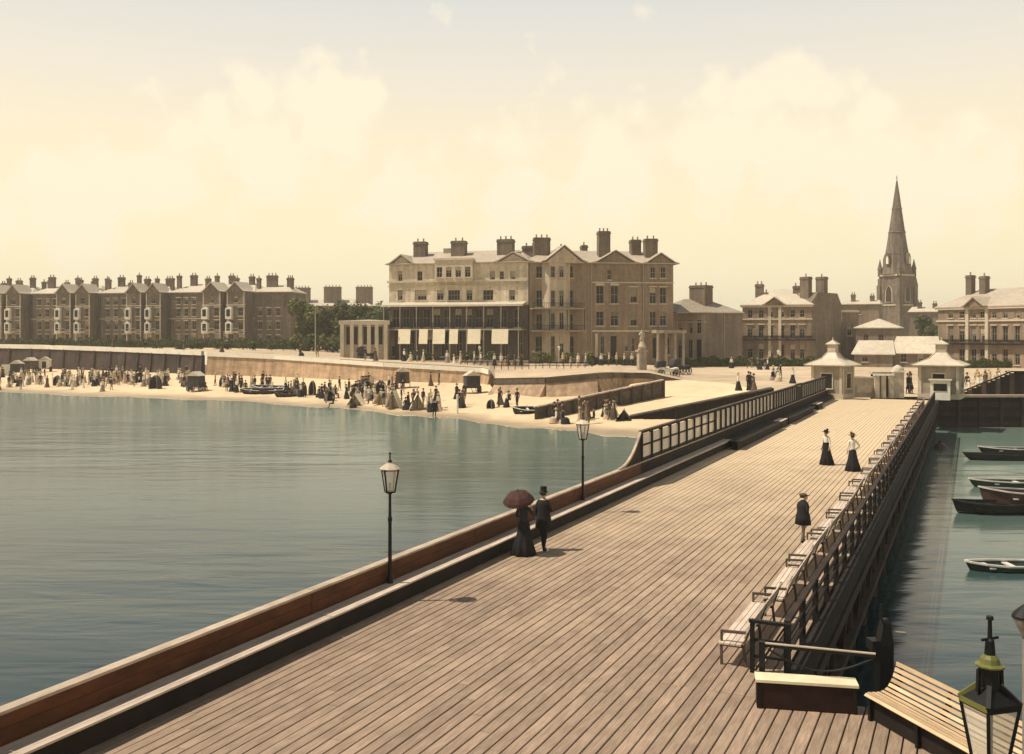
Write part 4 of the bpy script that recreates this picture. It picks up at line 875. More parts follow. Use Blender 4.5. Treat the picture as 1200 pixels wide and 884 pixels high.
kiosk('left toll kiosk with pyramid roof and lantern where the wind screen ends', 976, 99, 3.1, -PA-.25, 0)
kiosk('right toll kiosk with pyramid roof and lantern behind the railing end', 1103, 99, 3.7, -PA-.1, 0)
def gate_pier(x, d, w, h, label, dome=True, name='gate_pier'):
    c = XY(x, d); k = thing(name, label, 'gate pier', (c.x, c.y, 0), -PA*.3, 'gate piers between the toll kiosks')
    MB().box(-w/2, w/2, -w/2, w/2, 0, h).build('shaft', M_trim, k); MB().box(-w/2-.08, w/2+.08, -w/2-.08, w/2+.08, h, h+.16).build('cap', M_white, k)
    if dome: MB().lathe([(w*.62, h+.16), (w*.55, h+.4), (w*.3, h+.62), (.05, h+.75)], 10).build('dome', M_lead, k)
gate_pier(1052, 99.5, 1.0, 2.6, 'stout gate pier with rounded cap standing between the kiosks')
for x, lab in ((1027.5, 'slim white gate pier next to the low entrance wall'), (1035, 'slim white gate pier in the middle of the entrance canopy'), (1044, 'slim white gate pier beside the rounded cap pier')): gate_pier(x, 99.2, .45, 2.25, lab, False)
c = XY(1001, 99.6); gw = thing('entrance_wall', 'low pale entrance wall between the left kiosk and gate piers', 'wall', (c.x, c.y, 0), -.05)
MB().box(0, 2.0, 0, .3, 0, 2.0).build('wall', M_stucco, gw); MB().box(-.05, 2.05, -.08, .38, 2.0, 2.15).build('coping', M_white, gw); MB().box(.3, 1.7, -.05, -.003, .5, 1.3).build('panel', M_trim, gw)
c = XY(1027, 100.2); ga = thing('entrance_arch', 'low entrance canopy with dark openings across the gate piers', 'gate', (c.x, c.y, 0), -.05); MB().box(-.4, 2.0, 0, 1.2, 2.35, 2.6).build('lintel', M_trim, ga)
for k in range(4): MB().box(-.35+k*.62, .22+k*.62, .6, .7, 0, 2.34).build('door', M_door, ga)
c = XY(1090, 96.3); tb = thing('ticket_booth', 'small white ticket booth in front of the right kiosk', 'booth', (c.x, c.y, 0), -PA); MB().box(0, 1.8, 0, 1.2, 0, 1.9).build('wall', M_white, tb); MB().box(-.15, 1.95, -.15, 1.35, 1.9, 2.02).build('roof', M_lead, tb); MB().box(.3, 1.5, -.05, -.003, .9, 1.6).build('hatch', M_glass, tb)

# --- right quay
qa, qb = XY(1094, 102), XY(1700, 102)
q = thing('quay_wall', 'dark timber quay wall with a pale kerb closing the harbour water', 'quay wall', (qa.x, qa.y, 0), 0); QL = qb.x-qa.x
for j in range(7): MB().box(0, QL, -.14+random.uniform(-.03, .03), 0, -3.6+j*.5, -3.12+j*.5).build('plank', M_pile if j % 2 else M_dark, q)
pq = MB().box(-.15, .15, -.42, -.16, -3.9, -.15).mesh('post', M_pile)
for k in range(24): link('post', pq, q, T(.3+k*2.2, 0, 0))
MB().box(0, QL, -.5, .5, -.10, .14).build('kerb', M_cap, q)
wa_ = XY(1128, 104.5); sw = thing('ramp_wall', 'dark sloping boarded wall above the quay, rising to the right edge', 'wall', (wa_.x, wa_.y, 0), 0)
for k in range(22):
    u = k*.5; z = .3+k*.2; MB().box(u, u+.485, -.08, .08, -.05, min(z, 2.4)).build('board', M_groyne if k % 3 == 1 else M_dark, sw)
MB().prism([(0, .3), (5.2, 2.4), (11, 2.4), (11, 2.52), (5.2, 2.52), (0, .42)], -.14, .14).build('cap_rail', M_dark, sw)

# ------------------------------------------------------------------ trees, hedges
def crown(mb, c, r, n, leaf, seed, flat=.8):
    rnd = random.Random(seed)
    lobes = [(Vector((rnd.uniform(-1, 1)*r*.62, rnd.uniform(-1, 1)*r*.62, rnd.uniform(-.55, .8)*r*flat)), r*rnd.uniform(.28, .52)) for _ in range(11)]
    for _ in range(n):
        lc, lr = rnd.choice(lobes); v = Vector((rnd.gauss(0, 1), rnd.gauss(0, 1), rnd.gauss(0, 1))).normalized()*lr*rnd.uniform(.65, 1.05)
        p = c+lc+v; nrm = (v.normalized()+Vector((rnd.uniform(-.7, .7),)*3)+Vector((0, 0, .3))).normalized(); q_ = nrm.to_track_quat('Z', 'Y').to_matrix()
        s_ = leaf*rnd.uniform(.6, 1.3); a_ = rnd.uniform(0, 6.28)
        pts = [p+q_ @ Vector((s_*math.cos(a_+t)*k, s_*math.sin(a_+t)*k, 0)) for t, k in ((0, 1), (1.3, .6), (3.0, 1), (4.5, .7))]
        mb.add(pts, [(0, 1, 2, 3)])
def tree(label, x, d, z, h, r, m, seed, n=1500, group='trees left of the hotel'):
    c = XY(x, d); t = thing('tree', label, 'tree', (c.x, c.y, z), 0, group); mb = MB(); crown(mb, Vector((0, 0, h-r*.85)), r, n, .42, seed); crown(mb, Vector((.4, -.5, h-r*1.45)), r*.85, n//2, .42, seed+50); mb.build('crown', m, t)
    tr = MB().tube((0, 0, -.3), (.1, 0, h*.5), .32, 8, 0, .2); rnd = random.Random(seed+5)
    for k in range(5): a_ = rnd.uniform(0, 6.28); tr.tube((.1, 0, h*(.35+.05*k)), (r*.55*math.cos(a_), r*.55*math.sin(a_), h*(.62+.05*k)), .14, 6, 0, .05)
    tr.build('trunk', M_bark, t)
tree('tall olive green tree beside the end of the brick terrace', 362, 240, 2.4, 12.3, 5.4, M_leaf2, 1, 3200)
tree('broad olive tree in the middle of the group left of the pavilion', 382, 246, 2.4, 11.3, 5.6, M_leaf2, 2, 3200)
tree('dark green tree rising behind the low pavilion', 410, 240, 2.0, 11.5, 5.6, M_leaf, 3, 3200)
tree('dark tree half hidden by the left end of the hotel', 434, 236, 1.8, 11.6, 5.2, M_leaf, 4, 3000)
for k, (x, lab) in enumerate(((352, 'low bushy thicket at the foot of the tall olive tree'), (368, 'low bushy thicket behind the flagpole'), (384, 'low bushy thicket left of the pavilion'), (396, 'dark thicket against the pavilion wall'))):
    c = XY(x, 228); t = thing('bush', lab, 'bush', (c.x, c.y, 2.2), 0, 'bushes under the trees'); mb = MB(); crown(mb, Vector((0, 0, 1.9)), 2.7, 900, .3, 200+k); mb.build('foliage', M_leaf if k % 2 else M_leaf2, t); MB().tube((0, 0, -.3), (0, 0, 1.8), .12, 6).build('stem', M_bark, t)
tree('small dark tree between the church tower and right villa', 1083, 270, -.06, 11, 2.6, M_leaf, 5, 700, None)
tree('small dark tree right of the church tower beside a pale roof', 1094, 262, -.06, 8.5, 2.2, M_leaf, 6, 500, None)
def shrub(label, x, d, z, w, h, m, seed, n=350):
    c = XY(x, d); t = thing('shrub', label, 'shrub', (c.x, c.y, z), 0, 'shrubs along the esplanade'); mb = MB(); rnd = random.Random(seed)
    for _ in range(4): crown(mb, Vector((rnd.uniform(-.35, .35)*w, rnd.uniform(-.5, .5), h*.5)), h*.55, n//4, .2, rnd.random(), .9)
    mb.build('foliage', m, t); MB().tube((0, 0, -.2), (0, 0, h*.5), .06, 6).build('stem', M_bark, t)
for k in range(11):
    x = 190+k*16+random.uniform(-4, 4); shrub('dark shrub in the garden below the brick terrace' if x < 345 else 'dark shrub at the foot of the olive trees', x, 215+random.uniform(-6, 6), 2.75, 2.8, random.uniform(1.4, 2.4), M_leaf, 40+k)
for k, (x, lab) in enumerate(((484, 'green shrub below the second cream blind'), (500, 'green shrub below the third cream blind'), (548, 'green shrub below the fifth cream blind'), (575, 'green shrub between the last two cream blinds'), (632, 'grey green shrub at the foot of the hotel bay tower'), (642, 'second grey green shrub at the foot of the hotel bay tower'), (668, 'low shrub right of the hotel bay tower'), (688, 'low shrub below the hotel drainpipe'))):
    shrub(lab, x, 176, .9, 2.4, 2.2, M_leaf if k < 4 else M_leaf2, 70+k)
def hedge(label, A, B, z, h, n, m, seed):
    a, b = XY(*A), XY(*B); l_ = (b-a).length; t = thing('hedge', label, 'hedge', (a.x, a.y, z), math.atan2(b.y-a.y, b.x-a.x), None); mb = MB(); rnd = random.Random(seed)
    for _ in range(n):
        x = rnd.uniform(0, l_); p = Vector((x, rnd.uniform(-.55, .55), rnd.uniform(0, h)*(1+.16*math.sin(x*.9+seed)+.12*math.sin(x*2.3)))); q_ = Vector((rnd.gauss(0, 1), rnd.gauss(0, 1)-.5, rnd.gauss(0, 1)+.5)).normalized().to_track_quat('Z', 'Y').to_matrix(); s_ = rnd.uniform(.12, .28)
        mb.add([p+q_ @ Vector(v)*s_ for v in ((1, .2, 0), (0, .8, 0), (-1, 0, 0), (.1, -.8, 0))], [(0, 1, 2, 3)])
    mb.build('foliage', m, t); MB().box(0, l_, -.3, .3, -.3, h*.75).build('hedge_core', m, t)
hedge('long low dark hedge in front of the villas across the plaza', (800, 192), (985, 194), -.06, 1.7, 5200, M_leaf, 3)
hedge('low garden hedge in front of the brick terrace', (-60, 250), (344, 236), 2.85, 2.2, 9000, M_leaf, 4)
hedge('low dark hedge below the right wing of the hotel', (690, 176), (748, 176), .85, 1.3, 1600, M_leaf, 5)
hedge('low hedge in front of the villa at the right edge', (1100, 184), (1215, 186), -.06, 1.5, 2600, M_leaf, 6)

exec_people = True
# ------------------------------------------------------------------ people
def skin_mesh(name, verts, edges, radii, root, mats, matfn, sub=1):
    me = bpy.data.meshes.new(name+'_rig'); me.from_pydata(verts, edges, []); o = bpy.data.objects.new(name+'_rig', me); COL.objects.link(o)
    o.modifiers.new('s', 'SKIN')
    if not me.skin_vertices: me.skin_vertices.new()
    for i, r in enumerate(radii): v = me.skin_vertices[0].data[i]; v.radius = (r if isinstance(r, tuple) else (r, r)); v.use_root = (i == root)
    if sub: m_ = o.modifiers.new('d', 'SUBSURF'); m_.levels = sub; m_.render_levels = sub
    dg = bpy.context.evaluated_depsgraph_get(); ev = o.evaluated_get(dg); out = bpy.data.meshes.new_from_object(ev); out.name = name
    bpy.data.objects.remove(o); bpy.data.meshes.remove(me)
    out.materials.clear()
    for k in mats: out.materials.append(k)
    for p in out.polygons: p.material_index = matfn(p.center); p.use_smooth = True
    return out
def body(h=1.7, stride=.12, arms='down', sit=False, fine=False, mats=None, female=False, lean=0.0, elbow=None):
    """facing -Y, feet on z=0; mats = shoes, legs, top, skin"""
    k = h/1.7; V = []; E = []; R = []
    def v(x, y, z, r, p=None):
        V.append((x*k, (y+lean*max(0, z-.9))*k, z*k)); R.append(tuple(a*k for a in r) if isinstance(r, tuple) else r*k)
        if p is not None: E.append((p, len(V)-1))
        return len(V)-1
    zo = -.42 if sit else 0
    pel = v(0, 0, .95+zo, (.15, .115)); ab = v(0, .01, 1.12+zo, (.125, .10), pel); chs = v(0, .01, 1.32+zo, (.155, .115), ab); nk0 = v(0, .015, 1.44+zo, (.10, .075), chs); nk = v(0, .005, 1.50+zo, .052, nk0)
    jaw = v(0, -.02, 1.555+zo, (.062, .07), nk); hd = v(0, -.012, 1.62+zo, (.076, .09), jaw); tp = v(0, -.005, 1.68+zo, (.06, .07), hd)
    if fine: v(0, -.115, 1.605+zo, .012, hd)
    for s in (-1, 1):
        sh = v(s*.165, .015, 1.405+zo, .062, nk0)
        A = arms if isinstance(arms, str) else arms[0 if s < 0 else 1]
        if A == 'down': pts = [(s*.22, .04, 1.13), (s*.235, -.03, .90), (s*.235, -.055, .83)]
        elif A == 'up': pts = [(s*.27, -.10, 1.20), (s*.17, -.25, 1.32), (s*.15, -.28, 1.38)]
        elif A == 'link': pts = [(s*.25, .02, 1.15), (s*.17, -.18, 1.13), (s*.13, -.25, 1.13)]
        elif A == 'hip': pts = [(s*.33, .05, 1.16), (s*.18, -.06, 1.0), (s*.13, -.09, .98)]
        el = v(pts[0][0], pts[0][1], pts[0][2]+zo, .044, sh); wr_ = v(pts[1][0], pts[1][1], pts[1][2]+zo, .029, el); hn = v(pts[2][0], pts[2][1], pts[2][2]+zo, (.036, .022), wr_)
        if fine:
            d = Vector(pts[2])-Vector(pts[1]); d.normalize(); sd = d.cross(Vector((s, 0, 0))).normalized() if abs(d.x) < .8 else d.cross(Vector((0, 0, 1))).normalized()
            for f, (o_, ln) in enumerate(((-.027, .060), (-.009, .072), (.009, .068), (.027, .052))):
                b0 = Vector(pts[2])+d*.03+sd*o_; a_ = v(b0.x, b0.y, b0.z+zo, .0095, hn); m1 = b0+d*ln*.55; c_ = v(m1.x, m1.y, m1.z+zo, .0088, a_); m2 = m1+d*ln*.4+Vector((-s*.018, -.01, 0)); v(m2.x, m2.y, m2.z+zo, .0075, c_)
            tb_ = Vector(pts[2])-sd*.035+Vector((0, -.012, 0)); a_ = v(tb_.x, tb_.y, tb_.z+zo, .0105, hn); m1 = tb_+d*.04-sd*.012; v(m1.x, m1.y, m1.z+zo, .009, a_)
    for s in (-1, 1):
        hp_ = v(s*.085, 0, .90+zo, .105, pel)
        if sit: kn = v(s*.10, -.40, .50, .065, hp_); an = v(s*.10, -.42, .10, .042, kn); he = v(s*.10, -.44, .05, .045, an); v(s*.11, -.58, .035, .033, he)
        else: kn = v(s*.095, -s*stride*.5-.02, .49, .064, hp_); an = v(s*.095, -s*stride+.02, .09, .042, kn); he = v(s*.095, -s*stride, .05, .046, an); v(s*.11, -s*stride-.16, .036, .034, he)
    mats = mats or [M_black, M_black, M_black, M_skin]
    def mf(c):
        z = c.z/k
        if z > 1.475+zo: return 3
        if z < .11: return 0
        if z < .93+zo and abs(c.x)/k < .19: return 1
        for s in (-1, 1):
            A = arms if isinstance(arms, str) else arms[0 if s < 0 else 1]
            if c.x*s > 0:
                w = {'down': (.235, -.055, .83), 'up': (.15, -.28, 1.38), 'link': (.13, -.25, 1.13), 'hip': (.13, -.09, .98)}[A]
                if (Vector((c.x, c.y, c.z))/k-Vector((s*w[0], w[1], w[2]+zo))).length < (.12 if fine else .06): return 3
        return 2
    return skin_mesh('person', V, E, R, 0, mats, mf, 1)
def skirt_mb(h=1.0, r=.40, w=.135, m=0, back=0.06, n=18, fold=.06):
    mb = MB(); prof = [(w, h), (w*1.25, h*.92), (r*.58, h*.62), (r*.76, h*.35), (r, .03), (r*.96, .015)]; vs = []
    for rr, z in prof:
        for k in range(n):
            a_ = 2*math.pi*k/n; q_ = rr*(1+fold*math.cos(a_*(6 if n < 20 else 9)+.6*math.sin(2*a_))*(1-z/h)); vs.append((q_*math.cos(a_), q_*math.sin(a_)*.92+back*(1-z/h), z))
    fs = [(i*n+k, i*n+(k+1) % n, (i+1)*n+(k+1) % n, (i+1)*n+k) for i in range(len(prof)-1) for k in range(n)]+[tuple(range(n))]
    mb.add(vs, [f[::-1] for f in fs], m); return mb
def face_bits(t, h):
    k = h/1.7
    for s in (-1, 1):
        MB().lathe([(.001, -.009), (.009, -.003), (.009, .004), (.001, .009)], 8, 0, T(s*.03*k, -.093*k, 1.625*k)).build('eye', M_black, t)
        MB().lathe([(.004, -.03), (.016, -.01), (.017, .012), (.006, .03)], 6, 0, T(s*.082*k, .0, 1.61*k)).build('ear', M_skin, t)
    MB().box(-.022*k, .022*k, -.098*k, -.088*k, 1.563*k, 1.571*k).build('mouth', M_redc, t)
def hair_cap(t, h, m=M_hair, bun=False):
    k = h/1.7; mb = MB().lathe([(.088*k, 1.60*k), (.097*k, 1.64*k), (.09*k, 1.69*k), (.06*k, 1.735*k), (.01*k, 1.75*k)], 12, 0, T(0, .02*k, 0))
    if bun: mb.lathe([(.01, 1.58*k), (.055, 1.60*k), (.06, 1.64*k), (.02, 1.68*k)], 8, 0, T(0, .11*k, 0))
    mb.build('hair', m, t, smooth=True)
def hat(t, h, kind, m):
    k = h/1.7; z = 1.70*k
    if kind == 'bowler': mb = MB().lathe([(.15, z-.02), (.152, z-.01), (.105, z), (.10, z+.08), (.06, z+.125), (.01, z+.135)], 14)
    elif kind == 'tall': mb = MB().lathe([(.145, z-.02), (.147, z-.01), (.10, z), (.10, z+.15), (.098, z+.16)], 14)
    elif kind == 'cap': mb = MB().lathe([(.10, z-.035), (.125, z), (.12, z+.03), (.05, z+.055), (.01, z+.06)], 12); mb.box(-.07, .07, -.20, -.09, z-.03, z-.015)
    else: mb = MB().lathe([(.20, z-.015), (.21, z-.005), (.11, z+.01), (.105, z+.075), (.06, z+.10), (.01, z+.105)], 14).lathe([(.05, z+.07), (.06, z+.13), (.01, z+.17)], 7, 0, T(.06, .03, 0))
    mb.build('hat', m, t, smooth=False)
def near_person(label, loc, rz, h, **kw):
    t = thing('person', label, 'person', loc, rz); hatk, hatm = kw.pop('hat', ('bowler', M_black)); sk = kw.pop('skirt', None); coat = kw.pop('coat', None); bun = kw.pop('bun', False); up = kw.pop('up', 0); cw = kw.pop('cw', 1)
    link('body', body(h, fine=True, **kw), t); face_bits(t, h); hair_cap(t, h, M_hair, bun); hat(t, h, hatk, hatm)
    if sk: skirt_mb((1.02+up)*h/1.7, .36, n=44, fold=.13).build('skirt', sk, t, smooth=True)
    if coat:
        k = h/1.7
        MB().lathe([(.255*k, .66*k), (.225*k, .95*k), (.185*k, 1.10*k), (.20*k, 1.30*k), (.165*k, 1.42*k), (.085*k, 1.49*k), (.06*k, 1.515*k)], 16, M=Matrix.Diagonal((cw, .80*cw, 1, 1))).build('coat', coat, t, smooth=True)
    return t
U_ = math.pi-PA                      # facing along the pier towards the town
g1 = G(614, 650, 0); g2 = G(637, 645, 0)
near_person('woman in a long black dress walking under a dark red umbrella', g1, U_+.1, 1.66, arms=('up', 'link'), mats=[M_black, M_black, M_navy, M_skin], skirt=M_black, hat=('wide', M_black), bun=True, female=True)
near_person('man in a black coat and tall hat walking beside the red umbrella', g2, U_, 1.78, arms=('link', 'down'), stride=.2, mats=[M_black, M_black, M_black, M_skin], coat=M_black, hat=('tall', M_black))
# umbrella, tilted back over her shoulder
um = thing('umbrella', 'open dark red umbrella held over the woman in black', 'umbrella', (g1.x-.12, g1.y+.10, 1.30), 0); um.rotation_euler = (.30, -.12, 0)
cn_ = MB(); n = 8
vs = [(0, 0, .62)]; ring = []
for ri, (r_, z) in enumerate(((.18, .60), (.34, .52), (.44, .40), (.48, .30))):
    for k in range(n*2):
        a_ = 2*math.pi*k/(n*2); sc = 1 if k % 2 == 0 else .95; vs.append((r_*sc*math.cos(a_), r_*sc*math.sin(a_), z+(0 if k % 2 == 0 else -.012)))
fs = [(0, 1+k, 1+(k+1) % 16) for k in range(16)]+[(1+r_*16+k, 1+(r_+1)*16+k, 1+(r_+1)*16+(k+1) % 16, 1+r_*16+(k+1) % 16) for r_ in range(3) for k in range(16)]
cn_.add(vs, fs).build('canopy', M_redc, um)
rb_ = MB()
for k in range(8): a_ = 2*math.pi*k/8; rb_.tube((0, 0, .60), (.46*math.cos(a_), .46*math.sin(a_), .30), .005, 4)
rb_.build('rib', M_iron, um); MB().tube((0, 0, -.1), (0, 0, .72), .012, 8).build('shaft', M_bark, um); MB().tube((0, 0, -.16), (0, 0, -.06), .02, 8).build('handle', M_bark, um)
g3 = G(941, 636, 0); near_person('boy in a dark jacket, flat cap and light trousers near the right benches', g3, U_-.9, 1.5, arms=('hip', 'down'), lean=-.12, stride=.1, mats=[M_black, M_greyc, M_black, M_skin], coat=M_black, hat=('cap', M_brownc), cw=1.3)
g4 = G(968, 545, 0); near_person('woman in high black skirt and pale blouse in the middle of the far deck', g4, U_+2.6, 1.66, arms='down', mats=[M_black, M_black, M_whitec, M_skin], skirt=M_black, hat=('wide', M_black), bun=True, up=.13)
g5 = G(999, 552, 0); near_person('woman in bright white blouse and black skirt beside the right benches', g5, U_+.4, 1.72, arms=('hip', 'down'), mats=[M_black, M_black, M_whitec, M_skin], skirt=M_black, hat=('wide', M_brownc), bun=True)

# distant people: one mesh each, shared
PROTO = {}
def proto(kind, top, low):
    key = (kind, top.name, low.name)
    if key in PROTO: return PROTO[key]
    sit = kind.startswith('sit'); fem = 'woman' in kind; kid = 'child' in kind; h = 1.15 if kid else (1.64 if fem else 1.74)
    me = body(h, .1, 'down' if kind != 'man_hip' else 'hip', sit=sit, mats=[M_black, low, top, M_skin])
    mb = MB(); vsx = [tuple(v.co) for v in me.vertices]; mb.v = list(vsx); mb.f = [tuple(p.vertices) for p in me.polygons]; mb.m = [p.material_index for p in me.polygons]
    zo = -.42*h/1.7 if sit else 0; z = 1.70*h/1.7+zo
    if fem or kid:
        if sit: mb.lathe([(.12, .55), (.32, .42), (.42, .10), (.44, .02)], 12, 1, T(0, -.22, 0))
        else: mb.add(*[(s_.v, s_.f) for s_ in [skirt_mb(.98*h/1.7, .40 if fem else .3)]][0], 1)
        mb.lathe([(.20, z-.03), (.20, z-.01), (.11, z), (.09, z+.09), (.02, z+.11)], 10, 4)
    else: mb.lathe([(.15, z-.03), (.15, z-.015), (.10, z), (.09, z+.09), (.02, z+.11)], 10, 4)
    hm = M_straw if top in (M_whitec, M_tanc) else M_black
    m2 = mb.mesh('person', [M_black, low, top, M_skin, hm]); PROTO[key] = m2; bpy.data.meshes.remove(me); return m2
CLO = {'black': M_black, 'navy': M_navy, 'brown': M_brownc, 'grey': M_greyc, 'white': M_whitec, 'tan': M_tanc, 'dull red': M_redc}
def far_person(p, kind, top, low, where, group, rz=None):
    o = link('person', proto(kind, CLO[top], CLO[low])); o.location = p; o.scale = (1.22,)*3; o.rotation_euler = (0, 0, random.uniform(0, 6.28) if rz is None else rz)
    who = 'child' if 'child' in kind else 'woman' if 'woman' in kind else 'man'; pose = 'sitting' if kind.startswith('sit') else 'standing'
    lab = f"{who} in {top if top == low else top+' and '+low} {pose} {where}"
    return tag(o, lab, 'person', group)
LIGHT = [('woman', 'white', 'tan'), ('woman', 'tan', 'tan'), ('woman', 'white', 'grey'), ('child', 'white', 'white'), ('child', 'tan', 'tan'), ('sit_woman', 'white', 'tan'), ('man', 'tan', 'brown')]
DARK = [('man', 'black', 'black'), ('man', 'navy', 'grey'), ('woman', 'black', 'black'), ('woman', 'white', 'black'), ('sit_woman', 'navy', 'black'), ('sit_man', 'black', 'brown'), ('woman', 'brown', 'brown'), ('man', 'brown', 'grey')]
rp = random.Random(21)
def crowd(n, x0, x1, y0, y1, pool, where, group, zfix=None):
    cs = [(rp.uniform(x0+2, x1-2), rp.uniform(y0+1, y1-1)) for _ in range(max(1, n//4))]
    for k in range(n):
        cx_, cy_ = cs[k % len(cs)]; kd = rp.choice(pool)
        x = min(x1, max(x0, cx_+rp.gauss(0, 4.2))); y = min(y1, max(y0, cy_+rp.gauss(0, 1.6)))
        if k % 5 == 4: x = rp.uniform(x0, x1); y = rp.uniform(y0, y1)
        p = sand_at(x, y) if zfix is None else G(x, y, zfix)
        far_person(p, *kd, where, group, rp.uniform(0, 6.28))
GB = 'people on the beach'
crowd(11, 0, 60, 441, 454, DARK+LIGHT, 'by the far left bathing machines', GB)
crowd(22, 72, 145, 440, 456, LIGHT*2+DARK, 'on the sand below the dark sea wall', GB)
crowd(14, 145, 200, 440, 457, DARK+LIGHT, 'around the dark tent below the sea wall', GB)
crowd(13, 204, 242, 441, 463, DARK*2+LIGHT, 'where the dark sea wall meets the tan wall', GB)
crowd(10, 246, 284, 443, 462, DARK+LIGHT, 'beside the beached boats', GB)
crowd(12, 344, 396, 449, 470, DARK*2+LIGHT, 'on the sand in front of the pavilion', GB)
crowd(24, 398, 482, 452, 480, DARK*2+LIGHT*2, 'among the white tents below the hotel', GB)
crowd(9, 484, 526, 462, 483, DARK*2+LIGHT, 'at the right end of the white tents', GB)
crowd(6, 532, 562, 452, 482, DARK, 'at the end of the tan sea wall', GB)
crowd(5, 584, 622, 474, 491, DARK, 'by the seaward end of the groyne', GB)
crowd(12, 70, 200, 440, 457, DARK+LIGHT, 'scattered before the dark sea wall', GB)
crowd(10, 204, 340, 447, 463, DARK*2+LIGHT, 'around the beached boats', GB)
crowd(18, 346, 520, 450, 477, DARK*2+LIGHT, 'around the hooded tents below the hotel', GB)
crowd(5, 632, 660, 487, 497, DARK+LIGHT, 'under the dark side of the groyne', GB)
crowd(15, 663, 722, 484, 497, DARK*2+LIGHT, 'in the crowd between the groyne and the second lamp', GB)
GE = 'people on the esplanade and plaza'
bc = MB(); bmats = []; rq = random.Random(77)
def add_far(x, y, kd):
    me = proto(kd[0], CLO[kd[1]], CLO[kd[2]]); p = sand_at(x, y); M_ = T(*p) @ RZ(rq.uniform(0, 6.28)) @ Matrix.Scale(1.18, 4); o_ = len(bc.v)
    for m_ in me.materials:
        if m_ not in bmats: bmats.append(m_)
    bc.v += [tuple(M_ @ v.co) for v in me.vertices]; bc.f += [tuple(i+o_ for i in p_.vertices) for p_ in me.polygons]; bc.m += [bmats.index(me.materials[p_.material_index]) for p_ in me.polygons]
for k in range(170):
    x = rq.choice((rq.uniform(-20, 140), rq.uniform(60, 250), rq.uniform(100, 350), rq.uniform(340, 520))); yb = 452 if x < 200 else 452+(x-200)*.085
    add_far(x, rq.gauss(yb-3, 3.4) if x < 340 else rq.gauss(yb-2, 5), rq.choice(LIGHT+DARK if x < 240 else DARK*2+LIGHT))
cs_ = bc.build('beach_crowd', bmats); tag(cs_, 'dense band of small distant bathers along the sand below the sea walls', 'crowd', None, 'stuff')
for x0, x1, n, wh in ((470, 500, 4, 'on the esplanade below the left cream blinds'), (520, 615, 12, 'on the esplanade in front of the hotel verandah'), (655, 745, 10, 'on the road in front of the hotel door')):
    for k in range(n):
        x = x0+(x1-x0)*(k+.5)/n; far_person(Vector((*XY(x, 168), lerpcol(min(x, 570), 4) if x < 570 else .95)), *rp.choice(LIGHT+DARK), wh, GE, rp.uniform(0, 6.28))
for k, x in enumerate((62, 95, 132, 170, 215, 260, 352, 372, 428, 440)): far_person(Vector((*XY(x, lerpcol(x, 2)+3), lerpcol(x, 4)-.02)), *rp.choice(DARK), 'on the esplanade above the sea wall', GE, rp.uniform(0, 6.28))
crowd(5, 855, 890, 449, 460, DARK, 'on the plaza behind the wind screen', GE, -.06)
crowd(7, 906, 948, 438, 450, DARK+LIGHT, 'on the plaza left of the kiosks', GE, -.06)
crowd(8, 826, 900, 431.5, 436, DARK, 'in front of the long hedge', GE, -.06)
crowd(5, 1058, 1076, 456, 463, DARK, 'in the gateway between the kiosks', GE, -.06)
crowd(16, 1131, 1185, 452, 457, LIGHT*3+DARK, 'in the pale crowd above the quay', GE, -.06)
crowd(5, 1128, 1150, 458, 461.5, LIGHT+DARK, 'at the left end of the sloping boarded wall', GE, -.06)

# tents, bathing machines, beached boats
def tent(x, y, w, h, m, label, rz=0, mcol='white'):
    p = sand_at(x, y); t = thing('beach_tent', label, 'tent', p, rz, 'tents on the beach'); l_ = w*.9
    if m is M_darkcanvas and x != 731:
        h *= .72; k_ = w/2*.58; mb = MB(); n = 11; rr_ = [(1.0, 0), (1.03, .35), (.92, .65), (.66, .87), (.3, .98), (.03, 1.0)]; vs = []
        for r_, z_ in rr_:
            for j in range(n): a_ = -.9+j*(math.pi+1.8)/(n-1); vs.append((k_*r_*math.cos(a_), k_*.8*r_*math.sin(a_), h*z_*(1+.05*math.sin(3*a_))))
        mb.add(vs, [(i*n+j, i*n+j+1, (i+1)*n+j+1, (i+1)*n+j) for i in range(5) for j in range(n-1)]); mb.build('canvas', m, t)
        hp_ = MB()
        for a_ in (-.9, math.pi+.9):
            for (r0, z0), (r1, z1) in zip(rr_, rr_[1:]): hp_.tube((k_*r0*math.cos(a_), k_*.8*r0*math.sin(a_), h*z0*(1+.05*math.sin(3*a_))), (k_*r1*math.cos(a_), k_*.8*r1*math.sin(a_), h*z1*(1+.05*math.sin(3*a_))), .04, 5)
        hp_.build('hoop', M_greyc, t); return
    w *= .85; l_ *= .8; h *= .85
    MB().add([(-w/2, -l_/2, 0), (w/2, -l_/2, 0), (0, -l_/2, h), (-w/2, l_/2, 0), (w/2, l_/2, 0), (0, l_/2, h)], [(0, 2, 5, 3), (1, 4, 5, 2), (3, 5, 4)]).build('canvas', m, t)
    for e_ in (-1, 1): MB().tube((0, e_*l_/2, 0), (0, e_*l_/2, h+.15), .03, 6).build('pole', M_bark, t)
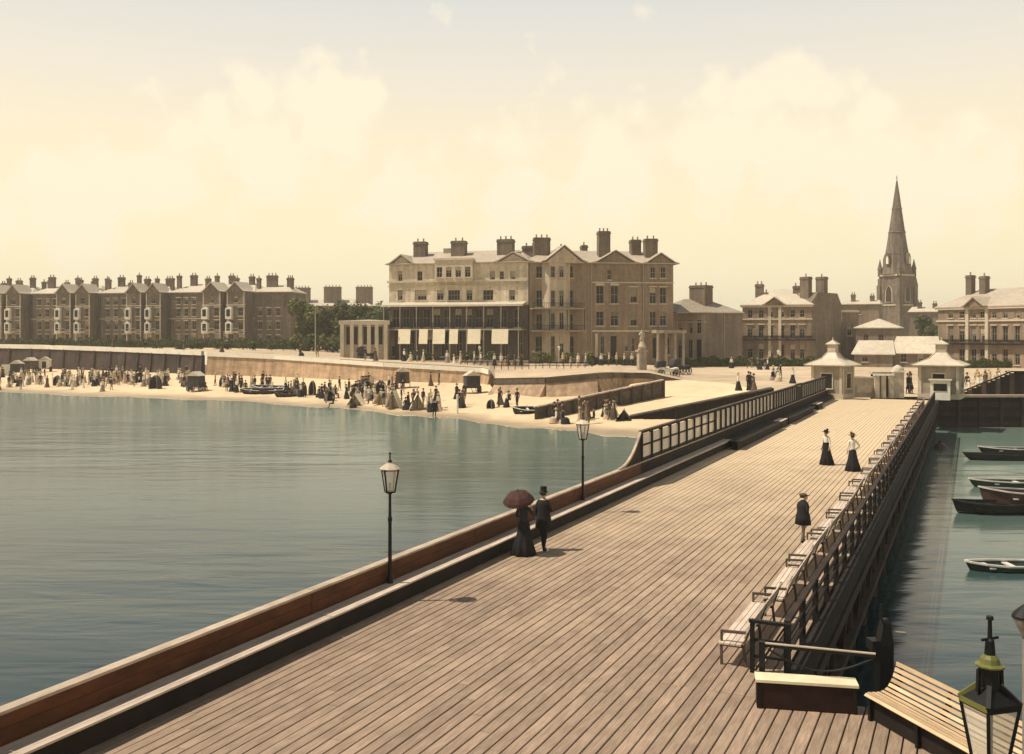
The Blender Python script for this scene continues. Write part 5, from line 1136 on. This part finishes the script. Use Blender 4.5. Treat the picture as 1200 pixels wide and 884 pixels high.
for k, (x, y, w, h, dark, lab) in enumerate(((8, 440, 3.2, 2.6, 0, 'white tent at the far left edge of the beach'), (67, 452, 2.6, 2.4, 1, 'dark tent near the water at the left of the beach'), (182, 456, 3.8, 3.0, 1, 'large dark tent on the sand below the middle of the dark wall'), (144, 446, 2.2, 2.6, 1, 'dark tent standing against the dark sea wall'), (262, 453, 2.6, 2.4, 1, 'dark pointed tent left of the beached boats'), (355, 463, 2.0, 2.6, 1, 'dark tent left of the dark pair below the trees'), (366, 463, 2.0, 2.8, 1, 'taller dark tent below the pavilion'), (386, 470, 2.6, 2.0, 1, 'low dark tent close to the water'),
      (430, 461, 3.0, 2.6, 1, 'dark tent at the left of the row below the hotel'), (446, 462, 3.2, 2.6, 1, 'dark tent at the right of the row below the hotel'), (418, 475, 2.6, 1.8, 0, 'low white tent nearest the water below the hotel'), (448, 474, 2.4, 2.0, 0, 'white tent in front of the dark tents'), (462, 478, 2.2, 2.6, 0, 'tall white tent in the middle of the bathers'), (489, 480, 2.4, 2.4, 0, 'white tent at the right end of the bathers'), (506, 482, 2.2, 1.8, 1, 'low dark tent by the water right of the white tents'), (575, 479, 1.9, 1.5, 1, 'small dark tent standing alone left of the groyne'), (731, 493, 2.0, 1.3, 1, 'small dark ridge tent at the foot of the timber retaining wall'))):
    tent(x, y, w, h, M_darkcanvas if dark else M_blind, lab, rp.uniform(-.6, .6))
def bathing_machine(x, y, label, rz, m):
    p = sand_at(x, y); t = thing('bathing_machine', label, 'bathing machine', p, rz, 'bathing machines on the beach')
    MB().box(-1.0, 1.0, -.9, .9, .75, 2.5).build('cabin', m, t); MB().prism([(-1.15, 2.5), (1.15, 2.5), (0, 3.2)], -1.05, 1.05).build('roof', M_lead, t); MB().box(-.4, .4, -.95, -.903, .8, 2.2).build('door', M_darkcanvas, t)
    wm = MB().lathe([(.55, -.05), (.55, .05), (.45, .05), (.45, -.05)], 14, caps=False)
    for k in range(6): a_ = math.pi*k/6; wm.bar((.5*math.cos(a_), .5*math.sin(a_), 0), (-.5*math.cos(a_), -.5*math.sin(a_), 0), .05)
    me = wm.mesh('wheel', M_iron)
    for sx_ in (-1, 1):
        for y_ in (-.55, .55): link('wheel', me, t, T(sx_*1.08, y_, .55) @ Matrix.Rotation(math.pi/2, 4, 'Y'))
    MB().bar((-.3, -1.8, .1), (-.3, -.9, .75), .06).bar((.3, -1.8, .1), (.3, -.9, .75), .06).bar((-.3, -1.4, .4), (.3, -1.4, .4), .2, .04).build('steps', M_bark, t)
for x, y, lab, rz, m in ((53, 436, 'white bathing machine against the left end of the dark sea wall', .2, M_whitec), (36, 437, 'dark bathing machine at the far left beside the white one', -.2, M_brownc), (20, 441, 'dark bathing machine next to the far left tent', .1, M_darkcanvas), (553, 461, 'dark bathing machine at the corner of the tan sea wall', .3, M_darkcanvas), (472, 455, 'dark bathing machine against the tan wall below the hotel', .1, M_brownc), (230, 459, 'dark bathing machine below the corner of the two sea walls', -.3, M_darkcanvas)): bathing_machine(x, y, lab, rz, m)

def boat(name, label, loc, rz, L_, B_, H_, mh, mi, group, stern=.75, thw=3, roll=0):
    t = thing(name, label, 'boat', loc, rz, group); t.rotation_euler = (roll, 0, rz)
    st = [(0, .02, 1.25), (.06, .32, 1.18), (.2, .72, 1.07), (.42, 1.0, .97), (.7, .98, .95), (1, stern, 1.05)]; vs = []; n = 7
    for u, w, s in st:
        for j in range(n):
            a_ = math.pi*j/(n-1); x = u*L_+(.12*L_*(1-u)**3*(math.sin(a_)*.5)); vs.append((x, -math.cos(a_)*w*B_/2, H_*.8*s*(1-.98*math.sin(a_)**.7*(1 if u > 0 else .8))-.12))
    fs = [(i*n+j, (i+1)*n+j, (i+1)*n+j+1, i*n+j+1) for i in range(len(st)-1) for j in range(n-1)]
    mb = MB(); mb.add(vs, fs, 0); mb.add([vs[(len(st)-1)*n+j] for j in range(n)], [tuple(range(n))], 0); mb.build('hull', mh, t, smooth=False)
    g_ = MB()
    for i in range(len(st)-1):
        for j in (0, n-1): g_.bar(vs[i*n+j], vs[(i+1)*n+j], .09, .07)
    g_.bar(vs[(len(st)-1)*n], vs[-1], .09, .07); g_.build('gunwale', mi, t)
    il = MB(); sc = []
    for i, (u, w, s) in enumerate(st[1:]): sc.append([(u*L_, -w*B_/2*.8, H_*.27-.12), (u*L_, w*B_/2*.8, H_*.27-.12)])
    for a_, b_ in zip(sc, sc[1:]): il.quad(a_[0], b_[0], b_[1], a_[1])
    il.build('floor', M_bark, t)
    for k in range(thw): u = .25+.55*k/max(1, thw-1); MB().box(u*L_-.12, u*L_+.12, -B_*.44, B_*.44, H_*.58-.14, H_*.58-.09).build('thwart', mi, t)
    return t
GR = 'boats moored right of the pier'
for lab, x, y, L_, B_, H_, mh, mi, rz in (('dark rowing boat farthest out, its pale gunwale against the quay', 1146, 532, 6.2, 1.7, .75, M_hullb, M_hullw, -.05), ('long black flat boat just nearer than the farthest rowing boat', 1128, 539, 8.5, 1.5, .7, M_hullb, M_hullb, 0), ('white topped green rowing boat in the middle of the moored boats', 1135, 570.5, 6.0, 1.6, .65, M_hullg, M_hullw, -.04), ('big brown boat with a white rubbing strake', 1147, 596, 6.5, 2.2, 1.35, M_hullr, M_hullw, -.03), ('black square ended lighter lying beside the big brown boat', 1116, 601, 4.2, 1.8, .85, M_hullb, M_hullb, 0), ('small grey rowing boat nearest the camera on the right water', 1131, 668, 3.6, 1.3, .5, M_hullg, M_hullw, .0)):
    p = G(x, y, WZ); boat('rowing_boat', lab, p, rz, L_, B_, H_, mh, mi, GR, .9 if 'lighter' in lab else .7)
p = G(1102, 526, WZ); b_ = thing('mooring_buoy', 'small dark mooring buoy floating by the pier side', 'buoy', p); MB().lathe([(.1, -.3), (.5, 0), (.5, .25), (.2, .5), (.05, .55)], 10).build('float', M_hullr, b_); MB().lathe([(.12, .54), (.12, .62), (.05, .7)], 8).build('ring', M_iron, b_)
for lab, x, y, L_, rz, mh, mi in (('dark beached boat with raised bow left of the gap in the crowd', 281, 462, 6.5, .15, M_hullb, M_hullw), ('second beached boat leaning behind the first', 296, 458, 5.6, -.35, M_hullg, M_hullw), ('dark beached boat drawn up at an angle, right of the other two', 303, 463, 5.0, .5, M_hullb, M_hullr), ('low dark boat alone on the sand between the boats and tents', 321, 466, 4.2, .1, M_hullb, M_hullr), ('pale beached boat at the seaward end of the groyne', 600, 486, 3.6, .2, M_hullb, M_hullw)):
    p = sand_at(x, y); boat('beached_boat', lab, p+Vector((0, 0, .1)), rz, L_, 1.8, .95, mh, mi, 'boats drawn up on the beach', roll=.18)

# statue, carriage, posts, flagpole
c = XY(752, 150); stt = thing('statue', 'pale statue on a tall stone pedestal in front of the hotel porch', 'statue', (c.x, c.y, .2), .2)
MB().box(-.9, .9, -.9, .9, -.4, .5).box(-.6, .6, -.6, .6, .5, 3.5).box(-.8, .8, -.8, .8, 3.5, 3.75).box(-.5, .5, -.5, .5, 3.75, 3.95).build('pedestal', M_kiosk, stt)
me = body(2.9, .2, ('up', 'hip'), mats=[M_stucco]*4); link('figure', me, stt, T(0, 0, 3.95))
MB().lathe([(.55, 0), (.62, .3), (.42, .8), (.3, 1.1)], 10, 0, T(.1, .1, 3.95)).build('drapery', M_stucco, stt)
def carriage(label, x, d, z, rz, m, group='carriages on the plaza'):
    c = XY(x, d); t = thing('carriage', label, 'carriage', (c.x, c.y, z), rz, group)
    MB().prism([(-1.5, .8), (1.4, .8), (1.6, 1.4), (1.5, 1.5), (.5, 1.3), (.2, 1.3), (-1.2, 1.5), (-1.7, 1.4)], -.65, .65).build('body', m, t); MB().prism([(-1.9, 1.5), (-.4, 1.5), (-.3, 2.4), (-.9, 2.6), (-1.6, 2.3)], -.7, .7).build('hood', M_darkcanvas, t)
    wm = MB().lathe([(.6, -.05), (.6, .05), (.5, .05), (.5, -.05)], 14, caps=False)
    for k in range(6): a_ = math.pi*k/6; wm.bar((.55*math.cos(a_), .55*math.sin(a_), 0), (-.55*math.cos(a_), -.55*math.sin(a_), 0), .05)
    me = wm.mesh('wheel', M_iron)
    for x_ in (-1.1, 1.2):
        for y_ in (-.75, .75): link('wheel', me, t, T(x_, y_, .6) @ Matrix.Rotation(math.pi/2, 4, 'X'))
    MB().box(-.35, -.0, -.55, .55, 1.32, 1.42).build('seat', M_redc, t)
carriage('white bodied open carriage with a dark hood beside the statue', 782, 146, -.06, .1, M_white); carriage('dark carriage behind the white one near the statue', 797, 156, -.06, .5, M_hullb); carriage('dark carriage waiting on the esplanade road below the pavilion', 430, 176, 1.6, 0, M_hullb)
def post(label, x, d, z, h, r, m, cat='post', name='post_thing'):
    c = XY(x, d); t = thing(name, label, cat, (c.x, c.y, z)); MB().lathe([(r*1.5, -.3), (r*1.5, .3), (r, .35), (r*.7, h)], 8).build('pole', m, t); MB().lathe([(r*.5, h), (r*1.6, h+r), (r*1.6, h+r*2), (.01, h+r*3)], 8).build('finial', m, t)
post('tall pale flagpole in front of the olive trees', 369.5, 205, 2.5, 9.5, .085, M_trim, 'flagpole', 'flagpole')
p = sand_at(536, 485); t = thing('mooring_post', 'white post standing alone at the water below the hotel', 'post', p); MB().lathe([(.14, -.4), (.12, 2.1)], 8).build('pole', M_white, t); MB().lathe([(.15, 2.1), (.15, 2.2), (.02, 2.3)], 8).build('cap', M_white, t)
for x, lab in ((562, 'pale lamp standard on the esplanade before the last blinds'), (655, 'pale lamp standard in front of the hotel bay tower'), (912, 'dark lamp standard on the plaza before the stone fronted villa')):
    c = XY(x, 165); t = thing('street_lamp', lab, 'street lamp', (c.x, c.y, .6 if x < 800 else -.06)); MB().lathe([(.14, -.4), (.1, .6), (.06, 3.0)], 8).build('pole', M_cap if x < 800 else M_iron, t); MB().lathe([(.14, 3.0), (.26, 3.5), (.3, 3.52), (.05, 3.8)], 6).build('lantern', M_lampglass, t)
# esplanade railing, hotel garden wall
c0, c1 = XY(540, 163), XY(694, 158); v_ = c1-c0; fr_ = thing('railing', 'dark esplanade railing in front of the hotel above the rounded bastion', 'railing', (c0.x, c0.y, .95), math.atan2(v_.y, v_.x)); rr = MB()
for k in range(20): MB().box(k*v_.length/19-.05, k*v_.length/19+.05, -.05, .05, -.4, .75).build('post', M_iron, fr_)
MB().box(0, v_.length, -.08, .08, .752, .9).build('top_rail', M_iron, fr_); MB().box(0, v_.length, -.03, .03, .25, .33).build('middle_rail', M_iron, fr_)
c0, c1 = XY(480, 172), XY(620, 172); v_ = c1-c0; gwl = thing('garden_wall', 'low white garden wall along the hotel verandah', 'wall', (c0.x, c0.y, .9), math.atan2(v_.y, v_.x))
for k in range(10): MB().box(k*v_.length/10+.12, (k+1)*v_.length/10-.12, -.12, .12, -.4, .8).build('panel', M_trim, gwl); MB().box(k*v_.length/10-.12, k*v_.length/10+.115, -.18, .18, -.4, 1.05).build('pier', M_trim, gwl)
print('objects', len(bpy.data.objects))

# ------------------------------------------------------------------ sea air over the whole front
hz = MB(); hz.box(-6000, 6000, -200, 1700, -9, 58)
hm = bpy.data.materials.new('haze_air'); hm.use_nodes = True; t = hm.node_tree; t.nodes.clear()
ho = t.nodes.new('ShaderNodeOutputMaterial'); hv = t.nodes.new('ShaderNodeVolumePrincipled'); hv.inputs['Color'].default_value = (1, .95, .85, 1); hv.inputs['Density'].default_value = .00038; hv.inputs['Anisotropy'].default_value = .2
t.links.new(hv.outputs[0], ho.inputs['Volume'])
tag(hz.build('haze', hm), kind='stuff')
